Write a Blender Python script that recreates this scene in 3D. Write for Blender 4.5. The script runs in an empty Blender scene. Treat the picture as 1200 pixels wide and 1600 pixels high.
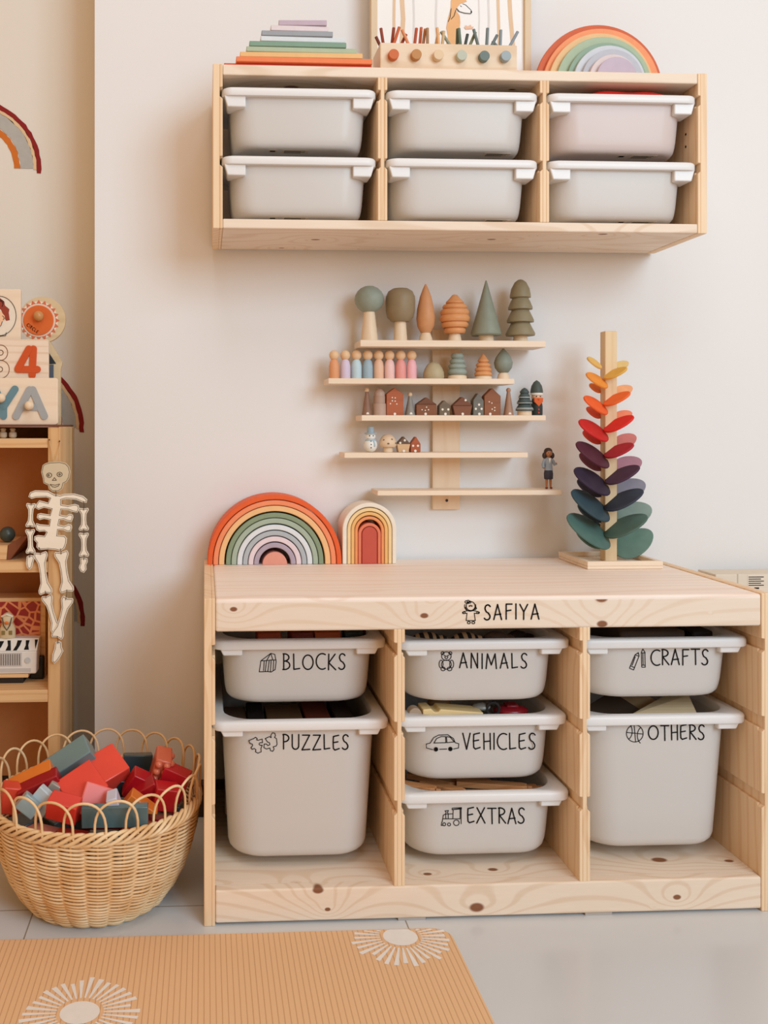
import bpy, math, random
from math import sin, cos, pi, radians, sqrt, atan2
random.seed(7)
sc = bpy.context.scene
C = sc.collection

# ------------------------------------------------------------ camera, world, lights, exposure
F, CX, CY, YAW = 1466.17, 395.5, 665.65, 0.05126
CAM = (0.0016, -1.9582, 0.8037)
cd = bpy.data.cameras.new('camera'); cam = bpy.data.objects.new('camera', cd); C.objects.link(cam)
cam.location = CAM; cam.rotation_euler = (pi/2, 0, -YAW)
cd.sensor_width = 36; cd.lens = F/1600*36
cd.shift_x = (600-CX)/1600; cd.shift_y = (CY-800)/1600
cd.clip_start = 0.05
sc.camera = cam

wd = bpy.data.worlds.new('world'); sc.world = wd; wd.use_nodes = True
bg = wd.node_tree.nodes['Background']
bg.inputs[0].default_value = (1.0, 0.57, 0.25, 1); bg.inputs[1].default_value = 0.62

def area(name, loc, target, size, power, col):
    l = bpy.data.lights.new(name, 'AREA'); l.shape = 'RECTANGLE'; l.size, l.size_y = size
    l.energy = power; l.color = col
    o = bpy.data.objects.new(name, l); C.objects.link(o); o.location = loc
    d = [target[i]-loc[i] for i in range(3)]
    from mathutils import Vector
    o.rotation_euler = Vector(d).to_track_quat('-Z', 'Y').to_euler()
    return o
area('window_light', (2.3, -4.1, 2.4), (0.35, 0, 0.75), (2.2, 2.2), 124, (0.58, 0.82, 1.0))
area('overhead_fill', (0.2, -1.9, 3.2), (0.4, -0.3, 0.5), (1.2, 1.2), 15, (0.78, 0.91, 1.0))  # added fill from above to brighten tops and upper wall, no real fixture

sc.view_settings.view_transform = 'Standard'; sc.view_settings.look = 'None'
sc.view_settings.exposure = 0.05; sc.view_settings.gamma = 1.0
sc.view_settings.use_curve_mapping = False

# ------------------------------------------------------------ points: where a line of sight meets a real plane
SY, CYW = sin(YAW), cos(YAW)
def depth(X, Y): return (X-CAM[0])*SY + (Y-CAM[1])*CYW
def at(u, v, Y):
    r, s = (u-CX)/F, -(v-CY)/F
    dx, dy, dz = SY+r*CYW, CYW-r*SY, s
    t = (Y-CAM[1])/dy
    return (CAM[0]+t*dx, Y, CAM[2]+t*dz)
def mpp(u, Y):                      # metres per photo pixel near column u at wall distance Y
    p = at(u, CY, Y); return depth(p[0], p[1])/F
def at_slope(u, v, y0, z0, k):      # plane y = y0 + k (z - z0)
    Y = y0
    for _ in range(12):
        p = at(u, v, Y); Y = y0 + k*(p[2]-z0)
    return at(u, v, Y)

# ------------------------------------------------------------ materials
def lin(c):
    o = []
    for v in c[:3]:
        v = v/255.0
        o.append(v/12.92 if v <= .04045 else ((v+.055)/1.055)**2.4)
    return (o[0], o[1], o[2], 1)
MC = {}
def nodes_of(name):
    m = bpy.data.materials.new(name); m.use_nodes = True
    return m, m.node_tree.nodes, m.node_tree.links, m.node_tree.nodes['Principled BSDF']
def paint(c, rough=.55, spec=.4, name='paint', bump=0, var=.06):
    key = (tuple(c), rough, spec, name, bump)
    if key in MC: return MC[key]
    m, N, L, P = nodes_of(name)
    tc = N.new('ShaderNodeTexCoord'); no = N.new('ShaderNodeTexNoise'); no.inputs['Scale'].default_value = 60
    no.inputs['Detail'].default_value = 3
    L.new(tc.outputs['Object'], no.inputs['Vector'])
    mx = N.new('ShaderNodeMixRGB'); mx.inputs[0].default_value = 1
    a = lin(c); mx.blend_type = 'MIX'
    mx.inputs[1].default_value = tuple(v*(1-var) for v in a[:3])+(1,)
    mx.inputs[2].default_value = tuple(min(1, v*(1+var)) for v in a[:3])+(1,)
    L.new(no.outputs['Fac'], mx.inputs[0]); L.new(mx.outputs[0], P.inputs['Base Color'])
    P.inputs['Roughness'].default_value = rough; P.inputs['Specular IOR Level'].default_value = spec
    if bump:
        b = N.new('ShaderNodeBump'); b.inputs['Strength'].default_value = bump; b.inputs['Distance'].default_value = .002
        L.new(no.outputs['Fac'], b.inputs['Height']); L.new(b.outputs[0], P.inputs['Normal'])
    MC[key] = m; return m
def wood(name='pine', axis='x', light=(240, 224, 206), dark=(218, 190, 160), knots=None, face='xz', ring=110, knotty=.0, rough=.5, contrast=1.0):
    key = ('wood', name, axis, light, dark, str(knots), ring, knotty, contrast, face)
    if key in MC: return MC[key]
    m, N, L, P = nodes_of(name)
    def math_(op, a, b=None, c=None):
        n = N.new('ShaderNodeMath'); n.operation = op
        for i, v in enumerate((a, b, c)):
            if v is None: continue
            if isinstance(v, (int, float)): n.inputs[i].default_value = v
            else: L.new(v, n.inputs[i])
        return n.outputs[0]
    tc = N.new('ShaderNodeTexCoord'); src = tc.outputs['Object']
    oi = N.new('ShaderNodeObjectInfo')
    if knots is None:
        add = N.new('ShaderNodeVectorMath'); add.operation = 'ADD'; L.new(src, add.inputs[0])
        sc_ = N.new('ShaderNodeVectorMath'); sc_.operation = 'SCALE'; sc_.inputs[0].default_value = (3.1, 5.3, 7.7)
        L.new(oi.outputs['Random'], sc_.inputs['Scale']); L.new(sc_.outputs[0], add.inputs[1]); src = add.outputs[0]
    mp = N.new('ShaderNodeVectorMath'); mp.operation = 'MULTIPLY'; L.new(src, mp.inputs[0])
    ax = 'xyz'.index(axis); st = [1.0, 1.0, 1.0]; st[ax] = .12
    mp.inputs[1].default_value = st
    no = N.new('ShaderNodeTexNoise'); no.inputs['Scale'].default_value = 9; no.inputs['Detail'].default_value = 2
    L.new(mp.outputs[0], no.inputs['Vector'])
    fi = N.new('ShaderNodeTexNoise'); fi.inputs['Scale'].default_value = 150; fi.inputs['Detail'].default_value = 4
    L.new(mp.outputs[0], fi.inputs['Vector'])
    sp = N.new('ShaderNodeSeparateXYZ'); L.new(src, sp.inputs[0])
    across = [i for i in range(3) if i != ax]
    cr = math_('ADD', sp.outputs[across[0]], math_('MULTIPLY', sp.outputs[across[1]], 1.13))
    field = math_('ADD', math_('MULTIPLY', cr, ring), math_('MULTIPLY', no.outputs['Fac'], 9.0))
    knotmask = None
    if knots:
        comb = []
        for (p, r) in knots:
            d = N.new('ShaderNodeVectorMath'); d.operation = 'SUBTRACT'; L.new(tc.outputs['Object'], d.inputs[0]); d.inputs[1].default_value = p
            s = N.new('ShaderNodeVectorMath'); s.operation = 'MULTIPLY'; L.new(d.outputs[0], s.inputs[0])
            e = [1.0/r]*3; e[ax] = .62/r
            other = [i for i in range(3) if i not in ('xyz'.index(face[0]), 'xyz'.index(face[1]))][0]; e[other] = .3/r
            s.inputs[1].default_value = e
            ln = N.new('ShaderNodeVectorMath'); ln.operation = 'LENGTH'; L.new(s.outputs[0], ln.inputs[0])
            dist = ln.outputs['Value']
            bulge = math_('DIVIDE', 7.0, math_('ADD', 1.0, math_('MULTIPLY', math_('MULTIPLY', dist, dist), .07)))
            field = math_('ADD', field, bulge)
            mr = N.new('ShaderNodeMapRange'); mr.interpolation_type = 'SMOOTHSTEP'
            mr.inputs['From Min'].default_value = .5; mr.inputs['From Max'].default_value = .85
            mr.inputs['To Min'].default_value = 1; mr.inputs['To Max'].default_value = 0
            L.new(dist, mr.inputs['Value'])
            knotmask = mr.outputs[0] if knotmask is None else math_('MAXIMUM', knotmask, mr.outputs[0])
    elif knotty:
        mv = N.new('ShaderNodeVectorMath'); mv.operation = 'MULTIPLY'; L.new(src, mv.inputs[0])
        kv = [6.5]*3; kv[ax] = 3.4; mv.inputs[1].default_value = kv
        vo = N.new('ShaderNodeTexVoronoi'); vo.inputs['Scale'].default_value = 1; L.new(mv.outputs[0], vo.inputs['Vector'])
        dist = vo.outputs['Distance']
        bulge = math_('DIVIDE', 3.0, math_('ADD', 1.0, math_('MULTIPLY', math_('MULTIPLY', dist, dist), 60)))
        field = math_('ADD', field, bulge)
        mr = N.new('ShaderNodeMapRange'); mr.interpolation_type = 'SMOOTHSTEP'
        mr.inputs['From Min'].default_value = knotty*.7; mr.inputs['From Max'].default_value = knotty*1.15
        mr.inputs['To Min'].default_value = 1; mr.inputs['To Max'].default_value = 0
        L.new(dist, mr.inputs['Value']); knotmask = mr.outputs[0]
    wave = math_('SINE', math_('MULTIPLY', field, 3.0))
    band = N.new('ShaderNodeMapRange'); band.inputs['From Min'].default_value = .35; band.inputs['From Max'].default_value = 1.0
    band.interpolation_type = 'SMOOTHSTEP'; L.new(wave, band.inputs['Value'])
    fac = math_('ADD', math_('MULTIPLY', band.outputs[0], .42*contrast), math_('MULTIPLY', fi.outputs['Fac'], .35))
    fac = math_('ADD', fac, math_('MULTIPLY', math_('SUBTRACT', no.outputs['Fac'], .5), .5))
    mx = N.new('ShaderNodeMixRGB'); L.new(fac, mx.inputs[0]); mx.inputs[1].default_value = lin(light); mx.inputs[2].default_value = lin(dark)
    out = mx.outputs[0]
    if knotmask is not None:
        m2 = N.new('ShaderNodeMixRGB'); L.new(math_('MULTIPLY', knotmask, .95), m2.inputs[0]); L.new(out, m2.inputs[1]); m2.inputs[2].default_value = lin((128, 74, 38)); out = m2.outputs[0]
    L.new(out, P.inputs['Base Color']); P.inputs['Roughness'].default_value = rough
    P.inputs['Specular IOR Level'].default_value = .3
    b = N.new('ShaderNodeBump'); b.inputs['Strength'].default_value = .15; b.inputs['Distance'].default_value = .001
    L.new(fi.outputs['Fac'], b.inputs['Height']); L.new(b.outputs[0], P.inputs['Normal'])
    MC[key] = m; return m
def plastic(name='white_plastic', col=(236, 234, 232), trans=.35, rough=.3, tint=None):
    key = ('pl', name, col, trans)
    if key in MC: return MC[key]
    m, N, L, P = nodes_of(name)
    P.inputs['Base Color'].default_value = lin(col); P.inputs['Roughness'].default_value = rough
    P.inputs['Specular IOR Level'].default_value = .35
    no = N.new('ShaderNodeTexNoise'); no.inputs['Scale'].default_value = 700
    b = N.new('ShaderNodeBump'); b.inputs['Strength'].default_value = .08; b.inputs['Distance'].default_value = .0004
    L.new(no.outputs['Fac'], b.inputs['Height']); L.new(b.outputs[0], P.inputs['Normal'])
    if trans:
        t = N.new('ShaderNodeBsdfTranslucent'); t.inputs[0].default_value = lin(col)
        mx = N.new('ShaderNodeMixShader'); mx.inputs[0].default_value = trans
        L.new(P.outputs[0], mx.inputs[1]); L.new(t.outputs[0], mx.inputs[2])
        L.new(mx.outputs[0], N['Material Output'].inputs[0])
    MC[key] = m; return m

INK = paint((22, 20, 20), .6, .2, 'black_vinyl')
WHITE = plastic('white_plastic_body', (237, 234, 231), .32)
RIM = plastic('white_plastic_rim', (244, 244, 245), .12, .28)
PX = wood('pine_along_x', 'x'); PZ = wood('pine_along_z', 'z'); PY = wood('pine_along_y', 'y')
PXK = wood('knotty_pine_x', 'x', knotty=.06); PZK = wood('knotty_pine_z', 'z', (242, 216, 182), (222, 182, 138), knotty=.05, ring=70)  # z-grain pine tinted more orange for warm light inside the units
PYK = wood('knotty_pine_y', 'y', knotty=.05)
SHX = wood('honey_pine_x', 'x', (230, 192, 144), (206, 156, 102), knotty=.06); SHZ = wood('honey_pine_z', 'z', (224, 184, 134), (196, 146, 92), knotty=.06)
BIRCH = wood('birch_ply', 'x', (240, 222, 200), (226, 202, 174), ring=60, contrast=.5)
BIRCHZ = wood('birch_ply_z', 'z', (238, 216, 190), (224, 194, 160), ring=70, contrast=.6)
TURN = wood('turned_wood', 'z', (236, 216, 188), (218, 190, 156), ring=60, contrast=.5)

# ------------------------------------------------------------ mesh helpers
class MB:
    def __init__(s): s.v = []; s.f = []; s.m = []; s.mats = []
    def mi(s, mat):
        if mat is None: return 0
        if mat not in s.mats: s.mats.append(mat)
        return s.mats.index(mat)
    def add(s, vs, fs, mat=None):
        o = len(s.v); k = s.mi(mat); s.v += [tuple(p) for p in vs]
        for f in fs: s.f.append(tuple(i+o for i in f)); s.m.append(k)
        return s
    def box(s, x0, x1, y0, y1, z0, z1, mat=None):
        if x0 > x1: x0, x1 = x1, x0
        if y0 > y1: y0, y1 = y1, y0
        if z0 > z1: z0, z1 = z1, z0
        v = [(x0,y0,z0),(x1,y0,z0),(x1,y1,z0),(x0,y1,z0),(x0,y0,z1),(x1,y0,z1),(x1,y1,z1),(x0,y1,z1)]
        return s.add(v, [(0,3,2,1),(4,5,6,7),(0,1,5,4),(1,2,6,5),(2,3,7,6),(3,0,4,7)], mat)
    def obox(s, c, sx, sy, sz, rx=0, ry=0, rz=0, mat=None):
        from mathutils import Euler, Vector
        R = Euler((rx, ry, rz)).to_matrix(); c = Vector(c); v = []
        for z in (-1, 1):
            for (x, y) in ((-1,-1),(1,-1),(1,1),(-1,1)):
                v.append(c + R @ Vector((x*sx/2, y*sy/2, z*sz/2)))
        return s.add(v, [(0,3,2,1),(4,5,6,7),(0,1,5,4),(1,2,6,5),(2,3,7,6),(3,0,4,7)], mat)
    def prism(s, pts, y0, y1, mat=None):          # outline in XZ, extruded along Y
        a = sum(pts[i][0]*pts[(i+1) % len(pts)][1]-pts[(i+1) % len(pts)][0]*pts[i][1] for i in range(len(pts)))
        if a < 0: pts = pts[::-1]
        n = len(pts); v = [(p[0], y0, p[1]) for p in pts]+[(p[0], y1, p[1]) for p in pts]
        f = [tuple(range(n)), tuple(range(2*n-1, n-1, -1))]
        f += [(i, i+n, (i+1) % n+n, (i+1) % n) for i in range(n)]
        return s.add(v, f, mat)
    def zprism(s, pts, z0, z1, mat=None):         # outline in XY, extruded along Z
        a = sum(pts[i][0]*pts[(i+1) % len(pts)][1]-pts[(i+1) % len(pts)][0]*pts[i][1] for i in range(len(pts)))
        if a < 0: pts = pts[::-1]
        n = len(pts); v = [(p[0], p[1], z0) for p in pts]+[(p[0], p[1], z1) for p in pts]
        f = [tuple(range(n-1, -1, -1)), tuple(range(n, 2*n))]
        f += [(i, (i+1) % n, (i+1) % n+n, i+n) for i in range(n)]
        return s.add(v, f, mat)
    def lathe(s, c, prof, n=32, mat=None, sx=1, sy=1):   # prof [(r, z)] bottom to top
        v = []; f = []
        for (r, z) in prof:
            for i in range(n):
                a = 2*pi*i/n; v.append((c[0]+r*cos(a)*sx, c[1]+r*sin(a)*sy, c[2]+z))
        for j in range(len(prof)-1):
            for i in range(n):
                i2 = (i+1) % n; f.append((j*n+i, j*n+i2, (j+1)*n+i2, (j+1)*n+i))
        f.append(tuple(range(n-1, -1, -1))); k = (len(prof)-1)*n; f.append(tuple(range(k, k+n)))
        return s.add(v, f, mat)
    def loft(s, rings, mat=None, cap0=True, cap1=True, closed=False):
        n = len(rings[0]); v = [p for r in rings for p in r]; f = []
        m = len(rings)
        for j in range(m if closed else m-1):
            for i in range(n):
                i2 = (i+1) % n; j2 = (j+1) % m
                f.append((j*n+i, j*n+i2, j2*n+i2, j2*n+i))
        if not closed:
            if cap0: f.append(tuple(range(n-1, -1, -1)))
            if cap1: f.append(tuple(range((m-1)*n, m*n)))
        return s.add(v, f, mat)
    def tube(s, pts, r, n=8, closed=False, mat=None, caps=True):
        from mathutils import Vector
        P = [Vector(p) for p in pts]; m = len(P); v = []; prev = None
        rr = r if isinstance(r, (list, tuple)) else [r]*m
        for i in range(m):
            if closed: t = P[(i+1) % m]-P[i-1]
            else: t = P[min(i+1, m-1)]-P[max(i-1, 0)]
            if t.length < 1e-9: t = Vector((0, 0, 1))
            t.normalize()
            if prev is None:
                a = Vector((0, 0, 1)) if abs(t.z) < .9 else Vector((1, 0, 0))
                u = t.cross(a).normalized()
            else:
                u = prev - t*prev.dot(t)
                u = u.normalized() if u.length > 1e-6 else t.orthogonal().normalized()
            prev = u; w = t.cross(u)
            for k in range(n):
                a = 2*pi*k/n; v.append(P[i]+(u*cos(a)+w*sin(a))*rr[i])
        f = []
        for j in range(m if closed else m-1):
            j2 = (j+1) % m
            for i in range(n):
                i2 = (i+1) % n; f.append((j*n+i, j*n+i2, j2*n+i2, j2*n+i))
        if not closed and caps:
            f.append(tuple(range(n-1, -1, -1))); f.append(tuple(range((m-1)*n, m*n)))
        return s.add(v, f, mat)
    def ball(s, c, r, mat=None, n=20, k=12, sx=1, sy=1, sz=1):
        prof = [(max(1e-5, r*sin(pi*j/k)), -r*cos(pi*j/k)*sz) for j in range(k+1)]
        return s.lathe(c, prof, n, mat, sx, sy)

ORG = {}
def empty(name, loc, label=None, cat=None, group=None, kind=None):
    o = bpy.data.objects.new(name, None); C.objects.link(o); o.location = loc; o.empty_display_size = .02
    ORG[o.name] = tuple(loc); tag(o, label, cat, group, kind); return o
def tag(o, label=None, cat=None, group=None, kind=None):
    if label: o['label'] = label
    if cat: o['category'] = cat
    if group: o['group'] = group
    if kind: o['kind'] = kind
    return o
def obj(name, mb, mat=None, parent=None, smooth=True, bevel=0, seg=2, label=None, angle=40, solid=0, fixn=True):
    if parent is not None: org = ORG[parent.name]
    else:
        xs = [p[0] for p in mb.v]; ys = [p[1] for p in mb.v]; zs = [p[2] for p in mb.v]
        org = ((min(xs)+max(xs))/2, (min(ys)+max(ys))/2, min(zs))
    me = bpy.data.meshes.new(name)
    me.from_pydata([(p[0]-org[0], p[1]-org[1], p[2]-org[2]) for p in mb.v], [], mb.f)
    mats = mb.mats if mb.mats else [mat]
    for m in mats: me.materials.append(m)
    if mb.mats: me.polygons.foreach_set('material_index', mb.m)
    if fixn:
        import bmesh
        b = bmesh.new(); b.from_mesh(me); bmesh.ops.recalc_face_normals(b, faces=b.faces); b.to_mesh(me); b.free()
    o = bpy.data.objects.new(name, me); C.objects.link(o)
    if parent is not None: o.parent = parent
    else: o.location = org
    ORG[o.name] = org
    if smooth:
        me.polygons.foreach_set('use_smooth', [True]*len(me.polygons))
        try: me.set_sharp_from_angle(angle=radians(angle))
        except Exception: pass
    if solid:
        md = o.modifiers.new('solid', 'SOLIDIFY'); md.thickness = solid; md.offset = -1
    if bevel:
        md = o.modifiers.new('bevel', 'BEVEL'); md.width = bevel; md.segments = seg; md.limit_method = 'ANGLE'; md.angle_limit = radians(35)
        md.harden_normals = False
    if label: o['label'] = label
    return o
def rrect(x0, x1, y0, y1, r, z, n=6, rb=None):
    pts = []
    rb = r if rb is None else rb
    for (cx, cy, a, q) in ((x1-r, y0+r, -pi/2, r), (x1-rb, y1-rb, 0, rb), (x0+rb, y1-rb, pi/2, rb), (x0+r, y0+r, pi, r)):
        for i in range(n+1):
            t = a+pi/2*i/n; pts.append((cx+q*cos(t), cy+q*sin(t), z))
    return pts

# strokes drawn as flat stickers
def arcp(cx, cy, rx, ry, a0, a1, n=10): return [(cx+rx*cos(radians(a0+(a1-a0)*i/n)), cy+ry*sin(radians(a0+(a1-a0)*i/n))) for i in range(n+1)]
GL = {
 'A': (.56, [[(0,0),(.27,1),(.56,0)], [(.1,.32),(.5,.36)]]),
 'B': (.5, [[(.06,0),(.06,1)], [(.02,1)]+arcp(.1,.77,.32,.23,90,-80)+[(.08,.52)], [(.08,.54)]+arcp(.12,.27,.36,.27,80,-90)+[(.0,0)]]),
 'C': (.6, [arcp(.42,.5,.42,.5,60,300,16)]),
 'D': (.6, [[(0,0),(0,1)], [(0,1)]+arcp(.1,.5,.45,.5,90,-90)+[(0,0)]]),
 'E': (.5, [[(.44,1),(.05,.92),(.03,.5),(.05,.1),(.16,.0),(.48,.1)], [(.04,.5),(.38,.56)]]),
 'F': (.5, [[(.08,0),(.08,1),(.5,1)], [(.08,.55),(.42,.6)]]),
 'H': (.5, [[(.05,0),(.03,1)], [(.48,0),(.46,1)], [(.04,.48),(.46,.52)]]),
 'I': (.06, [[(.03,0),(.03,1)]]),
 'K': (.55, [[(.04,0),(.06,1)], [(.5,1),(.06,.45),(.54,0)]]),
 'L': (.45, [[(.03,1),(.05,.02),(.45,.08)]]),
 'M': (.78, [[(0,0),(.1,1),(.38,.25),(.66,1),(.76,0)]]),
 'N': (.55, [[(.03,0),(.05,1),(.5,0),(.5,1)]]),
 'O': (.72, [arcp(.36,.46,.36,.46,0,360,20)]),
 'P': (.45, [[(.05,0),(.05,1)], [(.0,.97)]+arcp(.1,.74,.34,.25,90,-90)+[(.05,.5)]]),
 'R': (.5, [[(.05,0),(.05,1)], [(.0,.98)]+arcp(.1,.76,.34,.23,90,-90)+[(.06,.52),(.5,0)]]),
 'S': (.42, [arcp(.24,.77,.2,.23,30,200,8)+[(.12,.55),(.3,.44)]+arcp(.18,.22,.22,.22,55,-150,8)]),
 'T': (.6, [[(0,1),(.6,1)], [(.3,1),(.32,0)]]),
 'U': (.52, [[(.02,1),(.02,.3)]+arcp(.26,.25,.24,.25,190,350,8)+[(.5,1)]]),
 'V': (.5, [[(0,1),(.26,0),(.5,1)]]),
 'X': (.6, [[(.02,1),(.58,0)], [(.55,1),(0,0)]]),
 'Y': (.56, [[(0,1),(.28,.5),(.56,1)], [(.28,.5),(.27,0)]]),
 'Z': (.58, [[(.04,1),(.56,1),(0,0),(.58,.04)]]),
}
def ribbons(mb, lines, w, mapf, mat=None):
    """lines in photo pixels -> flat strokes of half width w px laid on a real surface by mapf"""
    for ln in lines:
        for i in range(len(ln)-1):
            (x0, y0), (x1, y1) = ln[i], ln[i+1]; L = sqrt((x1-x0)**2+(y1-y0)**2)
            if L < 1e-6: continue
            nx, ny = -(y1-y0)/L*w, (x1-x0)/L*w
            mb.add([mapf(x0+nx, y0+ny), mapf(x1+nx, y1+ny), mapf(x1-nx, y1-ny), mapf(x0-nx, y0-ny)], [(0,1,2,3)], mat)
        for (x, y) in ln:
            mb.add([mapf(x+w*cos(2*pi*k/8), y+w*sin(2*pi*k/8)) for k in range(8)], [tuple(range(8))], mat)
def word_lines(txt, x0, x1, yt, yb, jig=1.0):
    h = yb-yt; ws = [GL[c][0] for c in txt]; tot = sum(ws)*h*.92; gap = ((x1-x0)-tot)/max(1, len(txt)-1)
    out = []; x = x0; rnd = random.Random(txt)
    for c, w in zip(txt, ws):
        dy = rnd.uniform(-1, 1)*jig
        for ln in GL[c][1]: out.append([(x+p[0]*h*.92, yb+dy-p[1]*h) for p in ln])
        x += w*h*.92+gap
    return out
def ell(cx, cy, rx, ry=None, a0=0, a1=360, n=18): return arcp(cx, cy, rx, rx if ry is None else ry, a0, a1, n)
def zoomed(lines, ox, oy, s): return [[(ox+x/s, oy+y/s) for (x, y) in ln] for ln in lines]

# ------------------------------------------------------------ the room
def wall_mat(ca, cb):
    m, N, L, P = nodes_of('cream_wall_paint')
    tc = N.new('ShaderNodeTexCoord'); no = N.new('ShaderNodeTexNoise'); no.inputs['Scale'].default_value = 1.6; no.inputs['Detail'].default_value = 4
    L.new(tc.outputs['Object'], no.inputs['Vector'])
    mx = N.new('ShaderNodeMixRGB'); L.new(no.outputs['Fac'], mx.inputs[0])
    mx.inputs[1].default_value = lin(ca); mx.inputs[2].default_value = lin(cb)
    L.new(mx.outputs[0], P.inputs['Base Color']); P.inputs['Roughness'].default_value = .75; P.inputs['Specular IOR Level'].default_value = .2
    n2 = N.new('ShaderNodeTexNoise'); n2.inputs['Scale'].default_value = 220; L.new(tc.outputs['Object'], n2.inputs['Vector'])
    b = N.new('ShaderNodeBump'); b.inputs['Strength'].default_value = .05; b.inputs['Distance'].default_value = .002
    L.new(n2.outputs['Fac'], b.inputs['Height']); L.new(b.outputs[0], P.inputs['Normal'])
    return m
WALL = wall_mat((229, 229, 229), (234, 234, 235)); ALCOVE_SHADE = wall_mat((222, 216, 206), (228, 222, 212))  # second wall colour tinted beige to hold the alcove's warm shade
XC = at(148, 600, 0)[0]           # the corner where the wall steps back into the alcove
AY = .17
mb = MB(); mb.box(XC, 3.2, 0, .1, 0, 2.8)
tag(obj('wall_back', mb, WALL, smooth=False), kind='structure')
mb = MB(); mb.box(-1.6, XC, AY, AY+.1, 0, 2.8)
tag(obj('wall_alcove', mb, ALCOVE_SHADE, smooth=False), kind='structure')
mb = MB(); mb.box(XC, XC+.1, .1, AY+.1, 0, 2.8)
tag(obj('wall_return', mb, ALCOVE_SHADE, smooth=False), kind='structure')
def floor_mat():
    m, N, L, P = nodes_of('glossy_floor_tile')
    tc = N.new('ShaderNodeTexCoord'); sp = N.new('ShaderNodeSeparateXYZ')
    L.new(tc.outputs['Object'], sp.inputs[0])
    def mt(op, a, b=None):
        n = N.new('ShaderNodeMath'); n.operation = op
        for i, v in enumerate((a, b)):
            if v is None: continue
            if isinstance(v, (int, float)): n.inputs[i].default_value = v
            else: L.new(v, n.inputs[i])
        return n.outputs[0]
    def line(o, off):
        a = mt('ABSOLUTE', mt('SUBTRACT', mt('FRACT', mt('DIVIDE', mt('SUBTRACT', o, off), .609)), .5))
        return mt('GREATER_THAN', a, .5-.0019)
    g = mt('MAXIMUM', line(sp.outputs[0], -.282-FO[0]), line(sp.outputs[1], -.383-FO[1]))
    no = N.new('ShaderNodeTexNoise'); no.inputs['Scale'].default_value = 3; L.new(tc.outputs['Object'], no.inputs['Vector'])
    m1 = N.new('ShaderNodeMixRGB'); L.new(no.outputs['Fac'], m1.inputs[0])
    m1.inputs[1].default_value = lin((204, 208, 212)); m1.inputs[2].default_value = lin((211, 215, 219))
    m2 = N.new('ShaderNodeMixRGB'); L.new(g, m2.inputs[0]); L.new(m1.outputs[0], m2.inputs[1]); m2.inputs[2].default_value = lin((150, 142, 132))
    L.new(m2.outputs[0], P.inputs['Base Color']); P.inputs['Roughness'].default_value = .18; P.inputs['Specular IOR Level'].default_value = .45
    return m
FO = ((-1.6+3.2)/2, (-2.9+AY+.1)/2)
mb = MB(); mb.box(-1.6, 3.2, -2.9, AY+.1, -.05, 0)
tag(obj('floor', mb, floor_mat(), smooth=False), kind='structure')
SK = paint((62, 40, 34), .4, .4, 'dark_skirting')
mb = MB(); mb.box(XC, 3.2, -.028, -.0005, 0, .068)
tag(obj('baseboard_back', mb, SK, bevel=.002), kind='structure')
mb = MB(); mb.box(-1.6, XC, AY-.028, AY-.0005, 0, .068)
tag(obj('baseboard_alcove', mb, SK, bevel=.002), kind='structure')

# painted rainbow decals on the alcove wall
def decal(cu, cv, label, k):
    Y = AY-.0012; s = mpp(40, Y); c = at(cu, cv, Y)
    r = empty('rainbow_decal', c, label, 'wall decal', 'watercolour rainbow decals on the alcove wall')
    rnd = random.Random(k)
    def arc(name, r0, r1, col, end):
        m = MB(); n = 48; pi_, po = [], []
        for i in range(n+1):
            a = radians(end+(180-2*end)*i/n); j = rnd.uniform(-.8, .8)
            po.append(((r1+j)*s*cos(a)+c[0], (r1+j)*s*sin(a)+c[2])); j = rnd.uniform(-.8, .8)
            pi_.append(((r0+j)*s*cos(a)+c[0], (r0+j)*s*sin(a)+c[2]))
        for i in range(n):
            a_, b_, c_, d_ = po[i], po[i+1], pi_[i+1], pi_[i]
            m.add([(a_[0], Y, a_[1]), (b_[0], Y, b_[1]), (c_[0], Y, c_[1]), (d_[0], Y, d_[1]),
                   (a_[0], Y+.0012, a_[1]), (b_[0], Y+.0012, b_[1]), (c_[0], Y+.0012, c_[1]), (d_[0], Y+.0012, d_[1])],
                  [(0,1,2,3),(0,4,5,1),(3,2,6,7)])
        obj(name, m, paint(col, .8, .1, 'decal_ink', var=.1), r, smooth=False)
    arc('red_band', 101, 108, (140, 42, 40), -4); arc('tan_band', 96, 101, (222, 190, 150), -1)
    arc('grey_band', 76, 96, (178, 176, 170), 0); arc('orange_band', 66, 75, (205, 115, 50), 0)
decal(-45, 262, 'large painted rainbow high on the alcove wall, ends at head of the toy shelf', 1)
decal(22, 668, 'painted rainbow partly hidden behind the name puzzle on the shelf top', 2)
decal(24, 972, 'painted rainbow with only its dark red end showing right of the skeleton', 3)

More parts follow.
